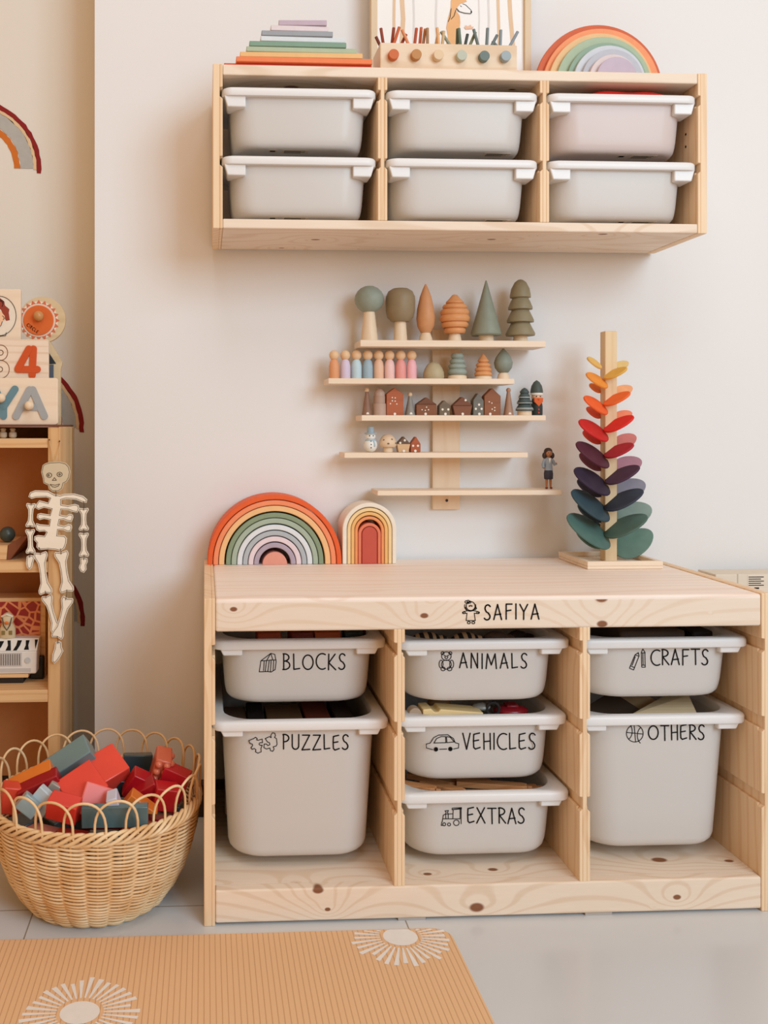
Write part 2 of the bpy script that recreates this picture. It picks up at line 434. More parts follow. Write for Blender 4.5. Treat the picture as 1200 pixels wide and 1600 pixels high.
# ------------------------------------------------------------ storage box (two sizes)
def storage_box(root, cx, yf, yb, zr, h, hw_top, hw_bot, rimw, rimh=.0155, tab=(.032, .011), r=.05, body=None, over=.013, taper=.010):
    """yf: front of the rim; zr: underside of the rim; the tray hangs h below it"""
    body = body or WHITE
    m = MB(); rings = []
    yfb = yf+over; ybb = yb-over
    zs = [(zr+rimh*.6, 0), (zr, 0), (zr-h*.35, .35), (zr-h*.7, .7), (zr-h+.016, .93), (zr-h+.008, .96), (zr-h+.0025, .99), (zr-h, 1.0)]
    ins = [0, 0, 0, 0, .0, .0016, .005, .011]
    for (z, t), q in zip(zs, ins):
        hw = hw_top+(hw_bot-hw_top)*t-q; dy = taper*t+q
        rings.append(rrect(cx-hw, cx+hw, yfb+dy, ybb-dy, r, z, 8, rb=.04))
    m.loft(rings, cap0=False, cap1=True)
    tray = obj('tray', m, body, root, solid=.0022, angle=60)
    m = MB(); x0, x1 = cx-rimw, cx+rimw
    inner = lambda z, e: rrect(cx-hw_top+e, cx+hw_top-e, yfb+e, ybb-e, r, z, 8, rb=.04)
    m.loft([rrect(x0+.001, x1-.001, yf+.001, yb-.001, .02, zr, 8), rrect(x0, x1, yf, yb, .02, zr+.002, 8), rrect(x0, x1, yf, yb, .02, zr+rimh-.004, 8),
            rrect(x0+.0015, x1-.0015, yf+.0015, yb-.0015, .02, zr+rimh-.0012, 8), rrect(x0+.005, x1-.005, yf+.005, yb-.005, .02, zr+rimh, 8),
            inner(zr+rimh, .0015), inner(zr+rimh-.002, .003), inner(zr, .003)], closed=True)
    rim = obj('rim', m, RIM, root, angle=50)
    for sgn in (-1, 1):
        m = MB(); xo = cx+sgn*(hw_top-.002+(0.006 if tab[1] > .015 else .0)); xi = xo-sgn*tab[0]; xt = xo+sgn*.006
        pts = [(xt, zr+.001), (xo, zr-tab[1]), (xi, zr-tab[1]), (xi, zr+.001)]
        m.prism(pts, yf+.006, yf+.05)
        obj('handle_tab', m, RIM, rim, bevel=.002)
    return dict(yfb=yfb, zr=zr, k=-taper/h, tray=tray)

def stick_on(root, f, word, wr, icon, w=1.05):
    """word and icon strokes in photo pixels laid on the sloping front of a tray"""
    mf = lambda u, v: (lambda p: (p[0], p[1]-.0006, p[2]))(at_slope(u, v, f['yfb'], f['zr'], f['k']))
    m = MB(); ribbons(m, word_lines(word, *wr), w, mf); obj('lettering', m, INK, f['tray'], smooth=False, fixn=False, label='black hand-drawn word '+word)
    m = MB(); ribbons(m, icon, .62, mf); obj('icon', m, INK, f['tray'], smooth=False, fixn=False)

# ------------------------------------------------------------ floor-standing toy storage unit
G = -.01; T = .018; H = .5256; DEP = .44; LF = G-DEP; UW = .94
lu = empty('storage_unit', (UW/2, LF+DEP/2, 0), 'large pine storage frame on the floor holding the seven lettered trays', 'storage unit')
o_ = ORG[lu.name]
GRV = [(.4325, .451), (.3015, .3225), (.1755, .1945), (.0, .0)]
def upright(name, x0, x1, left, right, y0, y1, z0, z1, grooves, mat):
    """a board with routed runner grooves, chamfered at their front mouths"""
    m = MB(); g = .0055; xa = x0+(g if left else 0); xb = x1-(g if right else 0)
    m.box(xa, xb, y0, y1, z0, z1)
    cuts = sorted([q for q in grooves if q[1] > 0])
    for side, on in ((0, left), (1, right)):
        if not on: continue
        zc = z0; segs = []
        for (a, b) in cuts: segs.append((zc, a)); zc = b
        segs.append((zc, z1))
        for (a, b) in segs:
            X0, X1 = (x0, xa) if side == 0 else (xb, x1)
            ch = .005; xo = X0 if side == 0 else X1; xi = X1 if side == 0 else X0
            za0 = a if a == z0 else a+0; zb = b
            top_ch = b != z1; bot_ch = a != z0
            # front strip is chamfered where it meets a groove
            m.box(X0, X1, y0+.012, y1, a, b)
            zt = b-ch if top_ch else b
            pts = [(xi, a), (xo, a+ (ch*.2 if bot_ch else 0)), (xo, zt), (xi, b)]
            m.prism(pts, y0, y0+.012)
    obj(name, m, mat, lu if grooves is GRV else wu, smooth=False, bevel=.0012, seg=2)
yA, yB = LF, G
upright('side_panel', 0, T, False, True, yA, yB, 0, H+.001, GRV, PZK)
upright('side_panel', UW-T, UW, True, False, yA, yB, 0, H+.001, GRV, PZK)
for x in (.308, .615): upright('divider', x, x+T, True, True, yA+.001, yB, .056, H-.052, GRV, PZK)
def K(u, v, Y, r): p = at(u, v, Y); return ((p[0]-o_[0], p[1]-o_[1], p[2]-o_[2]), r*1.35)
m = MB(); m.box(T+.0003, UW-T-.0003, LF+.0005, G, H-.020, H)
obj('top_board', m, wood('pine_top', 'x', (250, 239, 230), (236, 212, 194), knotty=.03, ring=60), lu, smooth=False, bevel=.004, seg=3)
m = MB(); m.box(T+.0003, UW-T-.0003, LF+.0003, LF+.022, H-.053, H-.003)
obj('front_rail', m, wood('pine_rail', 'x', (238, 224, 208), (224, 200, 174), knots=[K(663, 962, LF, .0045), K(940, 935, LF, .007), K(941, 975, LF, .006), K(365, 952, LF, .004), K(1110, 958, LF, .0001), K(679, 931, LF, .003)], ring=90), lu, smooth=False, bevel=.004, seg=3)
m = MB(); m.box(T+.0003, UW-T-.0003, LF+.022, G, .038, .0565)
obj('bottom_board', m, wood('pine_bottom', 'x', knots=[K(373, 1382, LF, .005), K(463, 1370, -.43, .004), K(668, 1363, -.41, .005), K(1030, 1345, -.38, .009), K(770, 1364, -.4, .006), K(1139, 1353, -.39, .006)], face='xy', ring=80), lu, smooth=False)
m = MB(); m.box(T+.0003, UW-T-.0003, LF+.0003, LF+.022, .0045, .057)
obj('kick_board', m, wood('pine_kick', 'x', knots=[K(497, 1391, LF, .006), K(512, 1421, LF, .0032), K(745, 1418, LF, .008), K(1058, 1402, LF, .0045), K(1022, 1418, LF, .0002)], ring=80), lu, smooth=False, bevel=.003, seg=3)
for x in (.315, .625):
    m = MB(); m.box(x, x+.045, LF+.002, LF+.04, 0, .0045); obj('foot_pad', m, paint((176, 170, 164), .5), lu, label='flat grey foot pad')
# writing on the rail
mf = lambda u, v: (lambda p: (p[0], p[1]-.0004, p[2]))(at(u, v, LF))
m = MB(); ribbons(m, word_lines('SAFIYA', 757, 842, 944.5, 968), 1.1, mf)
obj('lettering', m, INK, lu, smooth=False, fixn=False, label='black hand-drawn word SAFIYA')
girl = [ell(524, 104, 27), ell(521, 105, 34, 30, -20, 200), [(497,108),(492,118),(500,124)], [(552,105),(560,118),(552,126)],
        ell(497, 79, 7), ell(509, 75, 6), ell(520, 80, 6), ell(510, 85, 4), [(514,104),(519,106)], [(529,106),(534,104)], ell(524, 106, 8, 6, 200, 340),
        [(506,132),(480,138),(478,150),(502,147),(497,192),(552,192),(546,147),(570,150),(573,139),(545,132),(506,132)],
        ell(513, 204, 9, 7), ell(540, 204, 9, 7), ell(483, 144, 8, 6), ell(569, 144, 8, 6)]
m = MB(); ribbons(m, zoomed(girl, 600, 920, 3.87), .62, mf); obj('icon', m, INK, lu, smooth=False, fixn=False, label='outline drawing of a doll')

comp = [.1585+.0045, .470, .778]
def set_box(label, i, setb, zr, h, hwb, word=None, wr=None, icon=None, tall=False, group='lettered trays in the floor frame'):
    cx = [.1615, .4700, .7770][i]; yf = LF+setb
    r = empty('storage_tray', (cx, yf+.2, zr-h), label, 'storage box', group)
    f = storage_box(r, cx, yf, G-.004-max(0, .02-setb), zr, h, .131, hwb, .1480, r=.055, taper=.012 if tall else .007)
    stick_on(r, f, word, wr, zoomed(*icon) if isinstance(icon, tuple) else icon)
    return f
blk = ([[(368,502),(378,435),(438,390),(462,396),(470,440),(464,488),(440,503),(418,500),(368,502)], [(378,435),(412,434),(440,430),(470,430)], [(412,434),(404,500)], [(398,436),(394,494)], [(428,434),(420,498)],
        [(440,430),(436,500)], [(438,390),(412,434)], [(438,390),(450,430)], [(455,432),(452,494)]], 310, 920, 3.87)
puz = ([[(305,917),(335,905),(345,897),(356,905),(352,913),(362,915),(386,908),(388,930),(372,930),(366,938),(374,946),(386,945),(378,965),(380,985),(360,993),(345,985),(348,972),(338,965),(325,970),(318,960),(328,948),(326,938),(312,935),(305,917)],
        [(398,938),(412,938),(420,948),(432,942),(430,930),(418,926),(410,914),(404,905),(430,893),(440,900),(438,885),(448,870),(462,873),(466,888),(460,898),(472,905),(476,940),(470,950),(452,955),(458,968),(450,982),(436,978),(432,962),(412,968),(396,960),(398,938)]], 310, 920, 3.87)
bear = ([ell(377,407,29,26), ell(354,389,9), ell(401,389,9), ell(377,414,9,7), [(362,404),(366,402),(370,404)], [(384,404),(388,402),(392,404)], ell(377,455,35,30,130,-310+360,24) if False else ell(377,458,30,28), ell(345,455,12,24), ell(409,455,12,24), ell(357,484,13,11), ell(396,484,14,11)], 600, 920, 3.87)
car = ([[(255,938),(280,932),(300,900),(330,884),(385,882),(420,905),(430,930),(452,936),(450,962),(420,968)], [(380,968),(335,970)], [(295,972),(256,962),(255,938)], [(302,932),(318,905),(345,893),(372,893),(374,930),(302,932)], [(380,930),(378,893),(400,897),(425,925),(380,930)],
        ell(314,970,11), ell(314,970,6), ell(314,970,2), ell(401,968,11), ell(401,968,6), ell(401,968,2)], 600, 920, 3.87)
train = ([[(412,445),(466,436),(466,530)], [(412,436),(468,432),(468,440),(412,445),(412,436)], [(418,447),(416,498)], [(460,440),(460,500)], [(355,500),(358,478),(372,472),(415,470)], [(372,472),(374,500)], [(388,471),(388,498)], [(355,500),(416,500),(460,500)],
          [(372,470),(376,460),(368,452),(390,450),(384,460),(388,470)], [(350,518),(346,540),(358,540)], [(355,500),(352,518)], ell(364,533,9), ell(393,534,9), ell(437,524,17)], 600, 1150, 3.87)
pens = ([[(388,690),(412,700),(444,618),(440,598),(420,612),(388,690)], [(420,612),(444,620)], [(393,676),(417,686)], [(434,602),(441,606)], [(457,598),(466,578),(478,596),(480,684),(460,684),(457,598)], [(457,600),(480,600)], [(459,672),(480,672)], [(466,602),(468,670)], [(422,622),(404,672)]], 880, 860, 3.75)
ballic = ([ell(419,1072,49,50,0,360,28), [(415,1022),(424,1122)], [(371,1066),(467,1076)], arcp(372,1060,32,48,-62,70), arcp(466,1084,32,50,118,242)], 880, 860, 3.75)
b1 = set_box('shallow tray lettered BLOCKS with a toy house drawing, top left of the frame', 0, .066, .4275, .097, .124, 'BLOCKS', (442,539,1021.5,1046), blk)
b2 = set_box('deep tray lettered PUZZLES with jigsaw pieces, under the BLOCKS tray', 0, .042, .2985, .223, .119, 'PUZZLES', (442,544,1148,1171), puz, True)
b3 = set_box('shallow tray lettered ANIMALS with a teddy bear drawing, top of the middle column', 1, .038, .4300, .093, .124, 'ANIMALS', (718,823,1021,1044), bear)
b4 = set_box('shallow tray lettered VEHICLES with a car drawing, between ANIMALS and EXTRAS', 1, .050, .2985, .099, .124, 'VEHICLES', (723,836,1145,1170), car)
b5 = set_box('shallow tray lettered EXTRAS with a steam engine drawing, lowest of the middle column', 1, .040, .1735, .099, .124, 'EXTRAS', (730,819,1262,1286), train)
b6 = set_box('shallow tray lettered CRAFTS with two crayons drawn on it, top right', 2, .034, .4300, .090, .124, 'CRAFTS', (1017,1106,1015,1039), pens)
b7 = set_box('deep tray lettered OTHERS with a basketball drawing, under the CRAFTS tray', 2, .040, .2985, .219, .119, 'OTHERS', (1013,1100,1133,1156), ballic, True)

# ------------------------------------------------------------ wall-hung storage unit
UX, UZ, UH, UWW, UD = .0163, 1.170, .3047, .9394, .2097; UF = G-UD
wu = empty('wall_cabinet', (UX+UWW/2, G-UD/2, UZ), 'pine three-column storage frame hung on the wall with six white trays', 'wall storage unit')
UG = [(1.4155, 1.4315), (1.2885, 1.3035)]
GR2 = list(UG)
def K2(u, v, Y, r): p = at(u, v, Y); q = ORG[wu.name]; return ((p[0]-q[0], p[1]-q[1], p[2]-q[2]), r*1.35)
upright('side_panel', UX, UX+T, False, True, UF, G, UZ, UZ+UH, GR2, PZK)
upright('side_panel', UX+UWW-T, UX+UWW, True, False, UF, G, UZ, UZ+UH, GR2, PZK)
for x in (.3243, .6325): upright('divider', x, x+T, True, True, UF+.001, G, UZ+T, UZ+UH-T, GR2, PZK)
m = MB(); m.box(UX+T+.0003, UX+UWW-T-.0003, UF+.0005, G, UZ+UH-T-.002, UZ+UH-.0005)
obj('top_board', m, wood('pine_cabinet_top', 'x', knots=[K2(455, 133, -.16, .010), K2(800, 131, -.17, .006)], face='xy', ring=30), wu, smooth=False, bevel=.002)
m = MB(); m.box(UX+T+.0003, UX+UWW-T-.0003, UF+.0005, G, UZ+.0005, UZ+T)
obj('bottom_board', m, wood('pine_cabinet_bottom', 'x', knots=[K2(493, 374, -.12, .006), K2(768, 372, -.14, .006), K2(942, 366, -.2, .006), K2(440, 386, -.03, .004), K2(590, 366, -.18, .0012), K2(572, 386, -.03, .0012), K2(865, 379, -.08, .0012), K2(885, 383, -.06, .0012), K2(840, 367, -.18, .0012)], face='xy', ring=26), wu, smooth=False, bevel=.002)
for z in (1.372, 1.348):
    m = MB(); p = at(1084, 194, -.15); m.lathe((0, 0, 0), [(.0025, 0), (.0025, .001)], 12)
    m.v = [(UX+UWW-T-.0004-q[2]*.3, -.175+q[0], z+q[1]) for q in m.v]
    obj('screw_hole', m, paint((40, 28, 20), .8, .1), wu)
CLOTH_GLOW = plastic('white_plastic_cloth_glow', (240, 228, 225), .32)  # white tray plastic tinted pink for red cloth glowing through it
cols = [.1777, .4865, .7935]
rows = [(1.4172, 'upper'), (1.2900, 'lower')]
cn = ['left', 'middle', 'right']
tips = {(0,0): 'white tray at the upper left of the wall cabinet, label stickers underneath', (1,0): 'white tray in the upper middle of the wall cabinet',
        (2,0): 'white tray with red cloth showing over its rim, upper right of the wall cabinet', (0,1): 'white tray at the lower left of the wall cabinet',
        (1,1): 'white tray in the lower middle of the wall cabinet', (2,1): 'white tray at the lower right of the wall cabinet'}
PAPER = paint((226, 214, 198), .7, .2, 'paper')
for j, (zr, rn) in enumerate(rows):
    for i, cx in enumerate(cols):
        r = empty('storage_tray', (cx, UF+.1, zr-.095), tips[(i, j)], 'storage box', 'plain white trays in the wall cabinet')
        fb = storage_box(r, cx, UF-.002, G-.004, zr, .0915, .1305, .124, .1450, tab=(.034, .020), r=.048, over=.012, taper=.006, body=CLOTH_GLOW if (i, j) == (2, 0) else None)
        m = MB(); lx = [cx-.03, cx+.05, cx+.03][i]; zb = zr-.0915
        m.box(lx, lx+.05, UF+.03, UF+.052, zb-.0006, zb-.0001, PAPER)
        for q in range(4): m.box(lx+.004, lx+.044-.008*(q % 2), UF+.033+q*.0045, UF+.0345+q*.0045, zb-.0009, zb-.0006, INK)
        if i != 1: m.box(lx-.026, lx-.010, UF+.03, UF+.046, zb-.0006, zb-.0001, PAPER); m.box(lx-.023, lx-.013, UF+.034, UF+.042, zb-.0009, zb-.0006, INK)
        obj('label_sticker', m, PAPER, fb['tray'], smooth=False, label='printed paper label under the tray')
# red cloth in the upper right tray
m = MB(); rings = []
for k in range(15):
    t = k/14; x = at(908+118*t, 145, -.16)[0]; hh = .012*sin(pi*t)**.5*(1+.25*sin(9*t)); ring = []
    for a in range(12):
        an = 2*pi*a/12; ring.append((x, -.184+.020*cos(an), 1.4350+max(-.35, sin(an))*(.003+hh*.9)))
    rings.append(ring)
m.loft(rings)
tag(obj('red_cloth', m, paint((205, 45, 35), .8, .2, 'red_cloth')), 'bright red cloth showing over the rim of the upper right tray', 'cloth')

# ------------------------------------------------------------ things on top of the wall cabinet
TOPZ = UZ+UH
RB = [(214,66,40), (242,122,66), (238,186,118), (172,188,156), (118,154,132), (218,226,232), (150,156,164), (228,214,219), (192,172,190)]
RN = ['red', 'orange', 'sand yellow', 'sage green', 'leaf green', 'icy white', 'slate grey', 'pale pink', 'lavender']
RB = [tuple(v+(205-v)*.14 for v in c) for c in RB]
bl = [(350,581,.199), (369,582,.2065), (375.5,567,.2055), (385,557.5,.2045), (390,541.5,.206), (407,539,.2045), (409,520.5,.2065), (423,513,.205), (437,512,.206)]
# the boards lean on nothing: each lies flat on the one below, turned a little
z = TOPZ+.0002
for i, ((u0, u1, y), c, nme) in enumerate(zip(bl, RB, RN)):
    Y = -y; x0 = at(u0, 90, Y)[0]; x1 = at(u1, 90, Y)[0]; th = .0100 if i < 7 else .0104
    m = MB(); rz = [0, .004, -.01, .006, -.004, .012, -.006, .01, -.05][i]; ry = 0
    m.obox(((x0+x1)/2, Y+.035, z+th/2), x1-x0, .068, th-.0003, 0, ry, rz)
    where = 'on the wall cabinet' if i == 0 else 'stacked on the %s board' % RN[i-1]
    tag(obj('building_board', m, paint(c, .6, .3, 'stained_wood', var=.08), bevel=.0012), ('thin %s wooden building board, lowest, lying %s' if i == 0 else 'thin %s wooden building board, %s') % (nme, where), 'toy board', 'stack of wooden building boards')
    z += th
# half discs standing one before the other
hd = [(841,1031,39),(851,1029,44.7),(859,1020,52),(874,1014,57.5),(887,1010.6,66.7),(898,1008,71),(911,1004,76.8),(918,999.6,85),(933.6,995,88.7)]
HB = [(206,88,46), (244,148,96), (236,190,134), (168,188,158), (136,166,144), (206,212,222), (186,190,202), (224,208,208), (194,178,198)]
HB = [tuple(v+(200-v)*.14 for v in c) for c in HB]
HN = ['burnt orange', 'light orange', 'sand yellow', 'sage green', 'mid green', 'pale blue', 'blue-grey', 'pale pink', 'lavender']
for i, ((u0, u1, vt), c) in enumerate(zip(hd, HB)):
    d = 1.872-.0088*i; uc = (u0+u1)/2; Y = CAM[1]+(d-(.72-CAM[0])*SY)/CYW
    p = at(uc, vt, Y); rr = p[2]-TOPZ; m = MB()
    pts = [(p[0]+rr*cos(pi*k/40), TOPZ+.0002+rr*sin(pi*k/40)) for k in range(41)]
    m.prism(pts, Y, Y+.0084)
    lb = 'largest half disc, %s wood, at the back of the nested row by the picture' % HN[i] if i == 0 else ('smallest half disc, %s wood, at the front of the nested row' % HN[i] if i == 8 else '%s wooden half disc standing just in front of the %s one' % (HN[i], HN[i-1]))
    tag(obj('half_disc', m, paint(c, .6, .3, 'stained_wood', var=.08), bevel=.001), lb, 'toy half disc', 'nested wooden half discs')
# picture behind
PY0 = -.055
pf = empty('framed_picture', at(700, 142, PY0), 'light wood framed picture of a dog in a coat among trees, behind the stick holder', 'picture')
a0 = at(580, 70, PY0); a1 = at(830, 70, PY0); zt = 1.80; x0, x1 = a0[0], a1[0]; fw = .013
m = MB(); m.box(x0, x0+fw, PY0, PY0+.02, TOPZ+.001, zt); m.box(x1-fw, x1, PY0, PY0+.02, TOPZ+.001, zt)
m.box(x0+fw, x1-fw, PY0, PY0+.02, TOPZ+.001, TOPZ+.001+fw); m.box(x0+fw, x1-fw, PY0, PY0+.02, zt-fw, zt)
obj('frame', m, wood('ash', 'z', (226, 206, 176), (204, 180, 146), ring=80, contrast=.5), pf, smooth=False, bevel=.001)
PRN = paint((240, 238, 236), .4, .5, 'print_paper', var=.01); TAN = paint((224, 192, 156), .5, .4, 'print_tan'); COAT = paint((232, 178, 120), .5, .4, 'print_coat'); GRY = paint((222, 218, 216), .5, .4, 'print_grey')
m = MB(); yp = PY0+.008; m.box(x0+fw, x1-fw, yp, yp+.004, TOPZ+.014, zt-fw, PRN)
q = lambda u, v: at(u, v, yp-.0004)
def pstripe(us, w, mat):
    for k in range(len(us)-1):
        v0, v1 = -70+k*200/(len(us)-1), -70+(k+1)*200/(len(us)-1)
        m.add([q(us[k]-w, v0), q(us[k]+w, v0), q(us[k+1]+w, v1), q(us[k+1]-w, v1)], [(0,1,2,3)], mat)
pstripe([616,617,616,615.5,616,617,616], 2.2, TAN); pstripe([628,629,628,630,628,629,627], 3.5, TAN); pstripe([646,645,646,647,646,645,645], 1.5, GRY)
pstripe([682,683,682,681,682,683,682], 1.6, GRY); pstripe([764,764,763,764,763,764,764], 1.6, GRY); pstripe([776,777,778,779,780,779,778], 2.4, TAN)
pstripe([794,795,796,798,801,803,800], 3.2, TAN); pstripe([748,747,748,749,748,749,748], 1.1, GRY)
q = lambda u, v: at(u, v, yp-.0008)
def poly(pts, mat): m.add([q(570+a/4.444, b/4.444) for a, b in pts], [tuple(range(len(pts)))], mat)
poly([(600,-30),(690,-40),(708,10),(664,25),(650,40),(632,70),(660,110),(664,160),(658,200),(668,260),(640,330),(560,330),(578,250),(566,190),(580,120),(596,60)], COAT)
q = lambda u, v: at(u, v, yp-.0011)
poly([(640,55),(668,28),(700,32),(740,72),(744,86),(720,94),(660,80)], PRN)
LN = [[(636,60),(652,78),(690,90),(736,94),(744,84),(738,70),(700,34),(680,26)], [(664,40),(672,46)], [(600,60),(592,120),(580,150)], [(632,70),(620,110),(600,132)], [(735,78),(742,82),(736,86)]]
ribbons(m, zoomed(LN, 570, 0, 4.444), .45, lambda u, v: at(u, v, yp-.0014), INK)
poly([(690,190),(700,175),(716,182),(735,170),(742,186),(756,184),(750,200),(700,204)], paint((232, 190, 160), .5, .3))
obj('print', m, None, pf, smooth=False, fixn=False)
# stick holder
SHF = -.205
hx0, hx1 = at(594, 88, SHF)[0], at(808, 88, SHF)[0]
sh = empty('stick_holder', ((hx0+hx1)/2, SHF+.04, TOPZ), 'long pine block with six round coloured pegs on its front, by the picture', 'toy holder')
m = MB(); m.box(hx0, hx1, SHF, SHF+.075, TOPZ+.0002, TOPZ+.052); obj('block', m, wood('pine_block', 'x', (236, 216, 190), (218, 188, 154), ring=30), sh, smooth=False, bevel=.002)
m = MB()
for k in range(6):
    pass
kn = [(615.5,84.4,(204,110,66),'terracotta'),(651,84.6,(190,136,86),'ochre'),(685.7,85.2,(226,200,166),'cream'),(722,86,(190,196,180),'sage'),(757.4,87,(112,128,126),'dark teal'),(791,87,(160,174,180),'grey blue')]
for (u, v, c, nme) in kn:
    p = at(u, v, SHF-.011); m = MB()
    m.lathe((0,0,0), [(.0098, -.0115), (.0098, -.001), (.0092, 0)], 24); m.v = [(p[0]+a, SHF-.0115-(b_ if False else 0)-c_*1.0-.0115+.0115, p[2]+b_) for (a, b_, c_) in m.v]
    obj('peg', m, paint(c, .6, .3, 'stained_wood'), sh, bevel=.0006, label=nme+' round peg')
sticks = [((85,252),(110,305),(120,60,45)),((120,195),(136,300),(150,70,50)),((196,192),(184,300),(150,66,46)),((230,185),(194,298),(200,100,60)),((262,228),(226,300),(160,75,50)),((278,200),(322,300),(226,150,104)),
 ((355,195),(343,300),(180,84,56)),((386,190),(376,300),(200,104,66)),((412,200),(398,300),(180,120,76)),((435,195),(436,300),(170,132,96)),((505,192),(515,302),(228,178,128)),((498,230),(482,302),(214,170,120)),
 ((553,205),(618,302),(150,160,142)),((545,215),(536,302),(206,180,140)),((642,200),(638,304),(92,104,90)),((658,196),(668,304),(104,122,106)),((705,235),(690,304),(70,78,76)),((742,214),(704,304),(126,134,104)),
 ((771,200),(800,306),(112,126,124)),((850,195),(844,306),(116,132,136)),((905,236),(868,306),(108,122,124)),((942,208),(938,308),(140,152,158)),((915,268),(948,308),(120,132,136)),((1046,212),(992,310),(138,150,160))]
sg = {}
sn = ['short dark brown stick leaning left out of the far left end of the holder', 'red-brown stick standing second from the left end of the holder']
def cname(c):
    r, g, b = c
    if r > 190: return 'light orange' if g > 140 else 'terracotta'
    if r > 140 and g < 100: return 'red-brown'
    if r > 160: return 'tan'
    if b >= g and r > 130: return 'grey-blue'
    if g > r and r > 140: return 'pale sage'
    if g >= r and b > 115: return 'teal grey'
    if g >= r: return 'dark green'
    return 'dark brown'
from mathutils import Vector
for k, ((a, b), (a2, b2), c) in enumerate(sticks):
    Y = SHF+.022+.030*((k*37) % 10)/10
    p0 = Vector(at(570+a2/4.444, b2/4.444, Y)); p1 = Vector(at(570+a/4.444, b/4.444, Y)); dr = (p1-p0).normalized()
    p0 = Vector((p0.x, p0.y, TOPZ+.0525)) - dr*0
    p1 = p0+dr*max(.012, (Vector(at(570+a/4.444, b/4.444, Y))-p0).length)
    m = MB(); m.tube([p0, p1], .0029, 14)
    lean = 'leaning left' if a < a2-15 else ('leaning right' if a > a2+15 else 'upright')
    pos = ['left end', 'second peg', 'third peg', 'fourth peg', 'fifth peg', 'right end'][min(5, max(0, int((a2-110)/160)))]
    lb = '%s stick %s above the %s of the stick holder' % (cname(c), lean, pos)
    n_ = sg.get(lb, 0); sg[lb] = n_+1
    if n_: lb = lb.replace(' stick ', ' %s stick ' % ['right-hand', 'far right'][n_-1])
    tag(obj('counting_stick', m, paint(c, .6, .3, 'stained_wood'), bevel=.0005), lb, 'toy stick', 'coloured sticks in the stick holder')

# ------------------------------------------------------------ stepped wall shelf with figurines
SY0 = -.088
ws = empty('wall_shelf', (at(697, 795, 0)[0], -.006, at(697, 795, 0)[2]), 'pale wood wall rack of five staggered narrow shelves on one upright board', 'wall shelf')
s0, s1 = at(676, 600, -.012), at(719, 600, -.012)
zb, zt_ = at(697, 796, -.012)[2], at(697, 515, -.012)[2]
m = MB(); m.box(s0[0], s1[0], -.012, -.0005, zb, zt_); obj('upright_board', m, BIRCHZ, ws, smooth=False, bevel=.001)
m = MB(); p = at(698, 782, -.0122); m.lathe((0,0,0), [(.003, 0), (.003, .0008)], 12); m.v = [(p[0]+a, -.0122-c_, p[2]+b_) for (a, b_, c_) in m.v]; obj('screw', m, paint((50, 40, 34), .5), ws)
SH = []
for (u0, u1, vt, vb) in ((563,853,531.5,542), (513,804,591,600), (565,853,648.5,657.5), (538,825,707,715.5), (590,879,766,774)):
    A = at(u0, (vt+vb)/2, SY0); B = at(u1, (vt+vb)/2, SY0); um = (u0+u1)/2
    zt2 = at(um, vt+.3, SY0)[2]; zb2 = at(um, vb, SY0)[2]
    m = MB(); m.box(A[0], B[0], SY0, -.0121, zb2, zt2); 
    obj('shelf', m, BIRCH, ws, smooth=False, bevel=.0012); SH.append(zt2)
FY = -.052
def turned(name, uc, row, prof_px, parts, label, cat, group, Y=FY, n=28):
    """prof in photo pixels: parts = list of (part name, colour/material, [(r_px, height_px above the shelf)])"""
    s = mpp(uc, Y); x = at(uc, 600, Y)[0]; z0 = SH[row]+.0003
    r = empty(name, (x, Y, z0), label, cat, group)
    out = []
    for (pn, mat, prof) in parts:
        m = MB(); m.lathe((x, Y, z0), [(max(rr, .02)*s, hh*s) for rr, hh in prof], n)
        out.append(obj(pn, m, mat, r))
    return r, s, x, z0
def St(c): return paint(tuple(v+(172-v)*.22+10 for v in c), .5, .35, 'stained_wood', var=.14)
def semi(rx, h0, h1, n=10, pw=1.0): return [(rx*sin(pi*k/n)**pw, h0+(h1-h0)*(1-cos(pi*k/n))/2) for k in range(n+1)]
g1 = 'wooden trees on the top shelf'; b_ = 'base'
turned('toy_tree', 577, 0, None, [('trunk', TURN, [(14,0),(13.6,2),(8.5,46)]), ('crown', St((128,140,124)), semi(23,44,87))], 'wooden tree with a round grey-green ball crown, leftmost on the top shelf', 'toy tree', g1)
turned('toy_tree', 625.5, 0, None, [('trunk', TURN, [(11,0),(10.7,2),(8.5,34)]), ('crown', St((128,106,70)), [(1,30),(14,31),(20,37),(22.5,48),(23,62),(22.5,70),(19,78),(12,82.5),(1,83.5)])], 'wooden tree with a large olive-brown barrel crown on the top shelf', 'toy tree', g1)
turned('toy_tree', 665, 0, None, [('trunk', TURN, [(11,0),(10,6),(7,14)]), ('crown', St((204,130,72)), [(1,12),(8,14),(13,24),(14.5,36),(13,52),(9,70),(4.5,82),(1,90)])], 'tall pointed orange flame-shaped wooden tree on the top shelf', 'toy tree', g1)
def rings(spec):
    out = []
    for (rr, h0, h1) in spec:
        for k in range(7): out.append((rr-2.2+2.2*sin(pi*k/6), h0+(h1-h0)*k/6))
    return out
turned('toy_tree', 710.5, 0, None, [('trunk', TURN, [(11,0),(10.5,2),(8,14)]), ('crown', St((222,140,72)), [(1,12)]+rings([(17,13,22),(21,22,31),(23.5,31,41),(22.5,41,50),(19,50,58),(14,58,64)])+[(8,68),(4,73),(.5,74)])], 'orange beehive-shaped ringed wooden tree on the top shelf', 'toy tree', g1)
turned('toy_tree', 759.5, 0, None, [('trunk', TURN, [(11.5,0),(11.5,10)]), ('crown', St((116,124,104)), [(1,9.5),(22,10),(23.5,12),(22.5,17),(1,96)])], 'tall grey-green cone-shaped wooden tree on the top shelf', 'toy tree', g1)
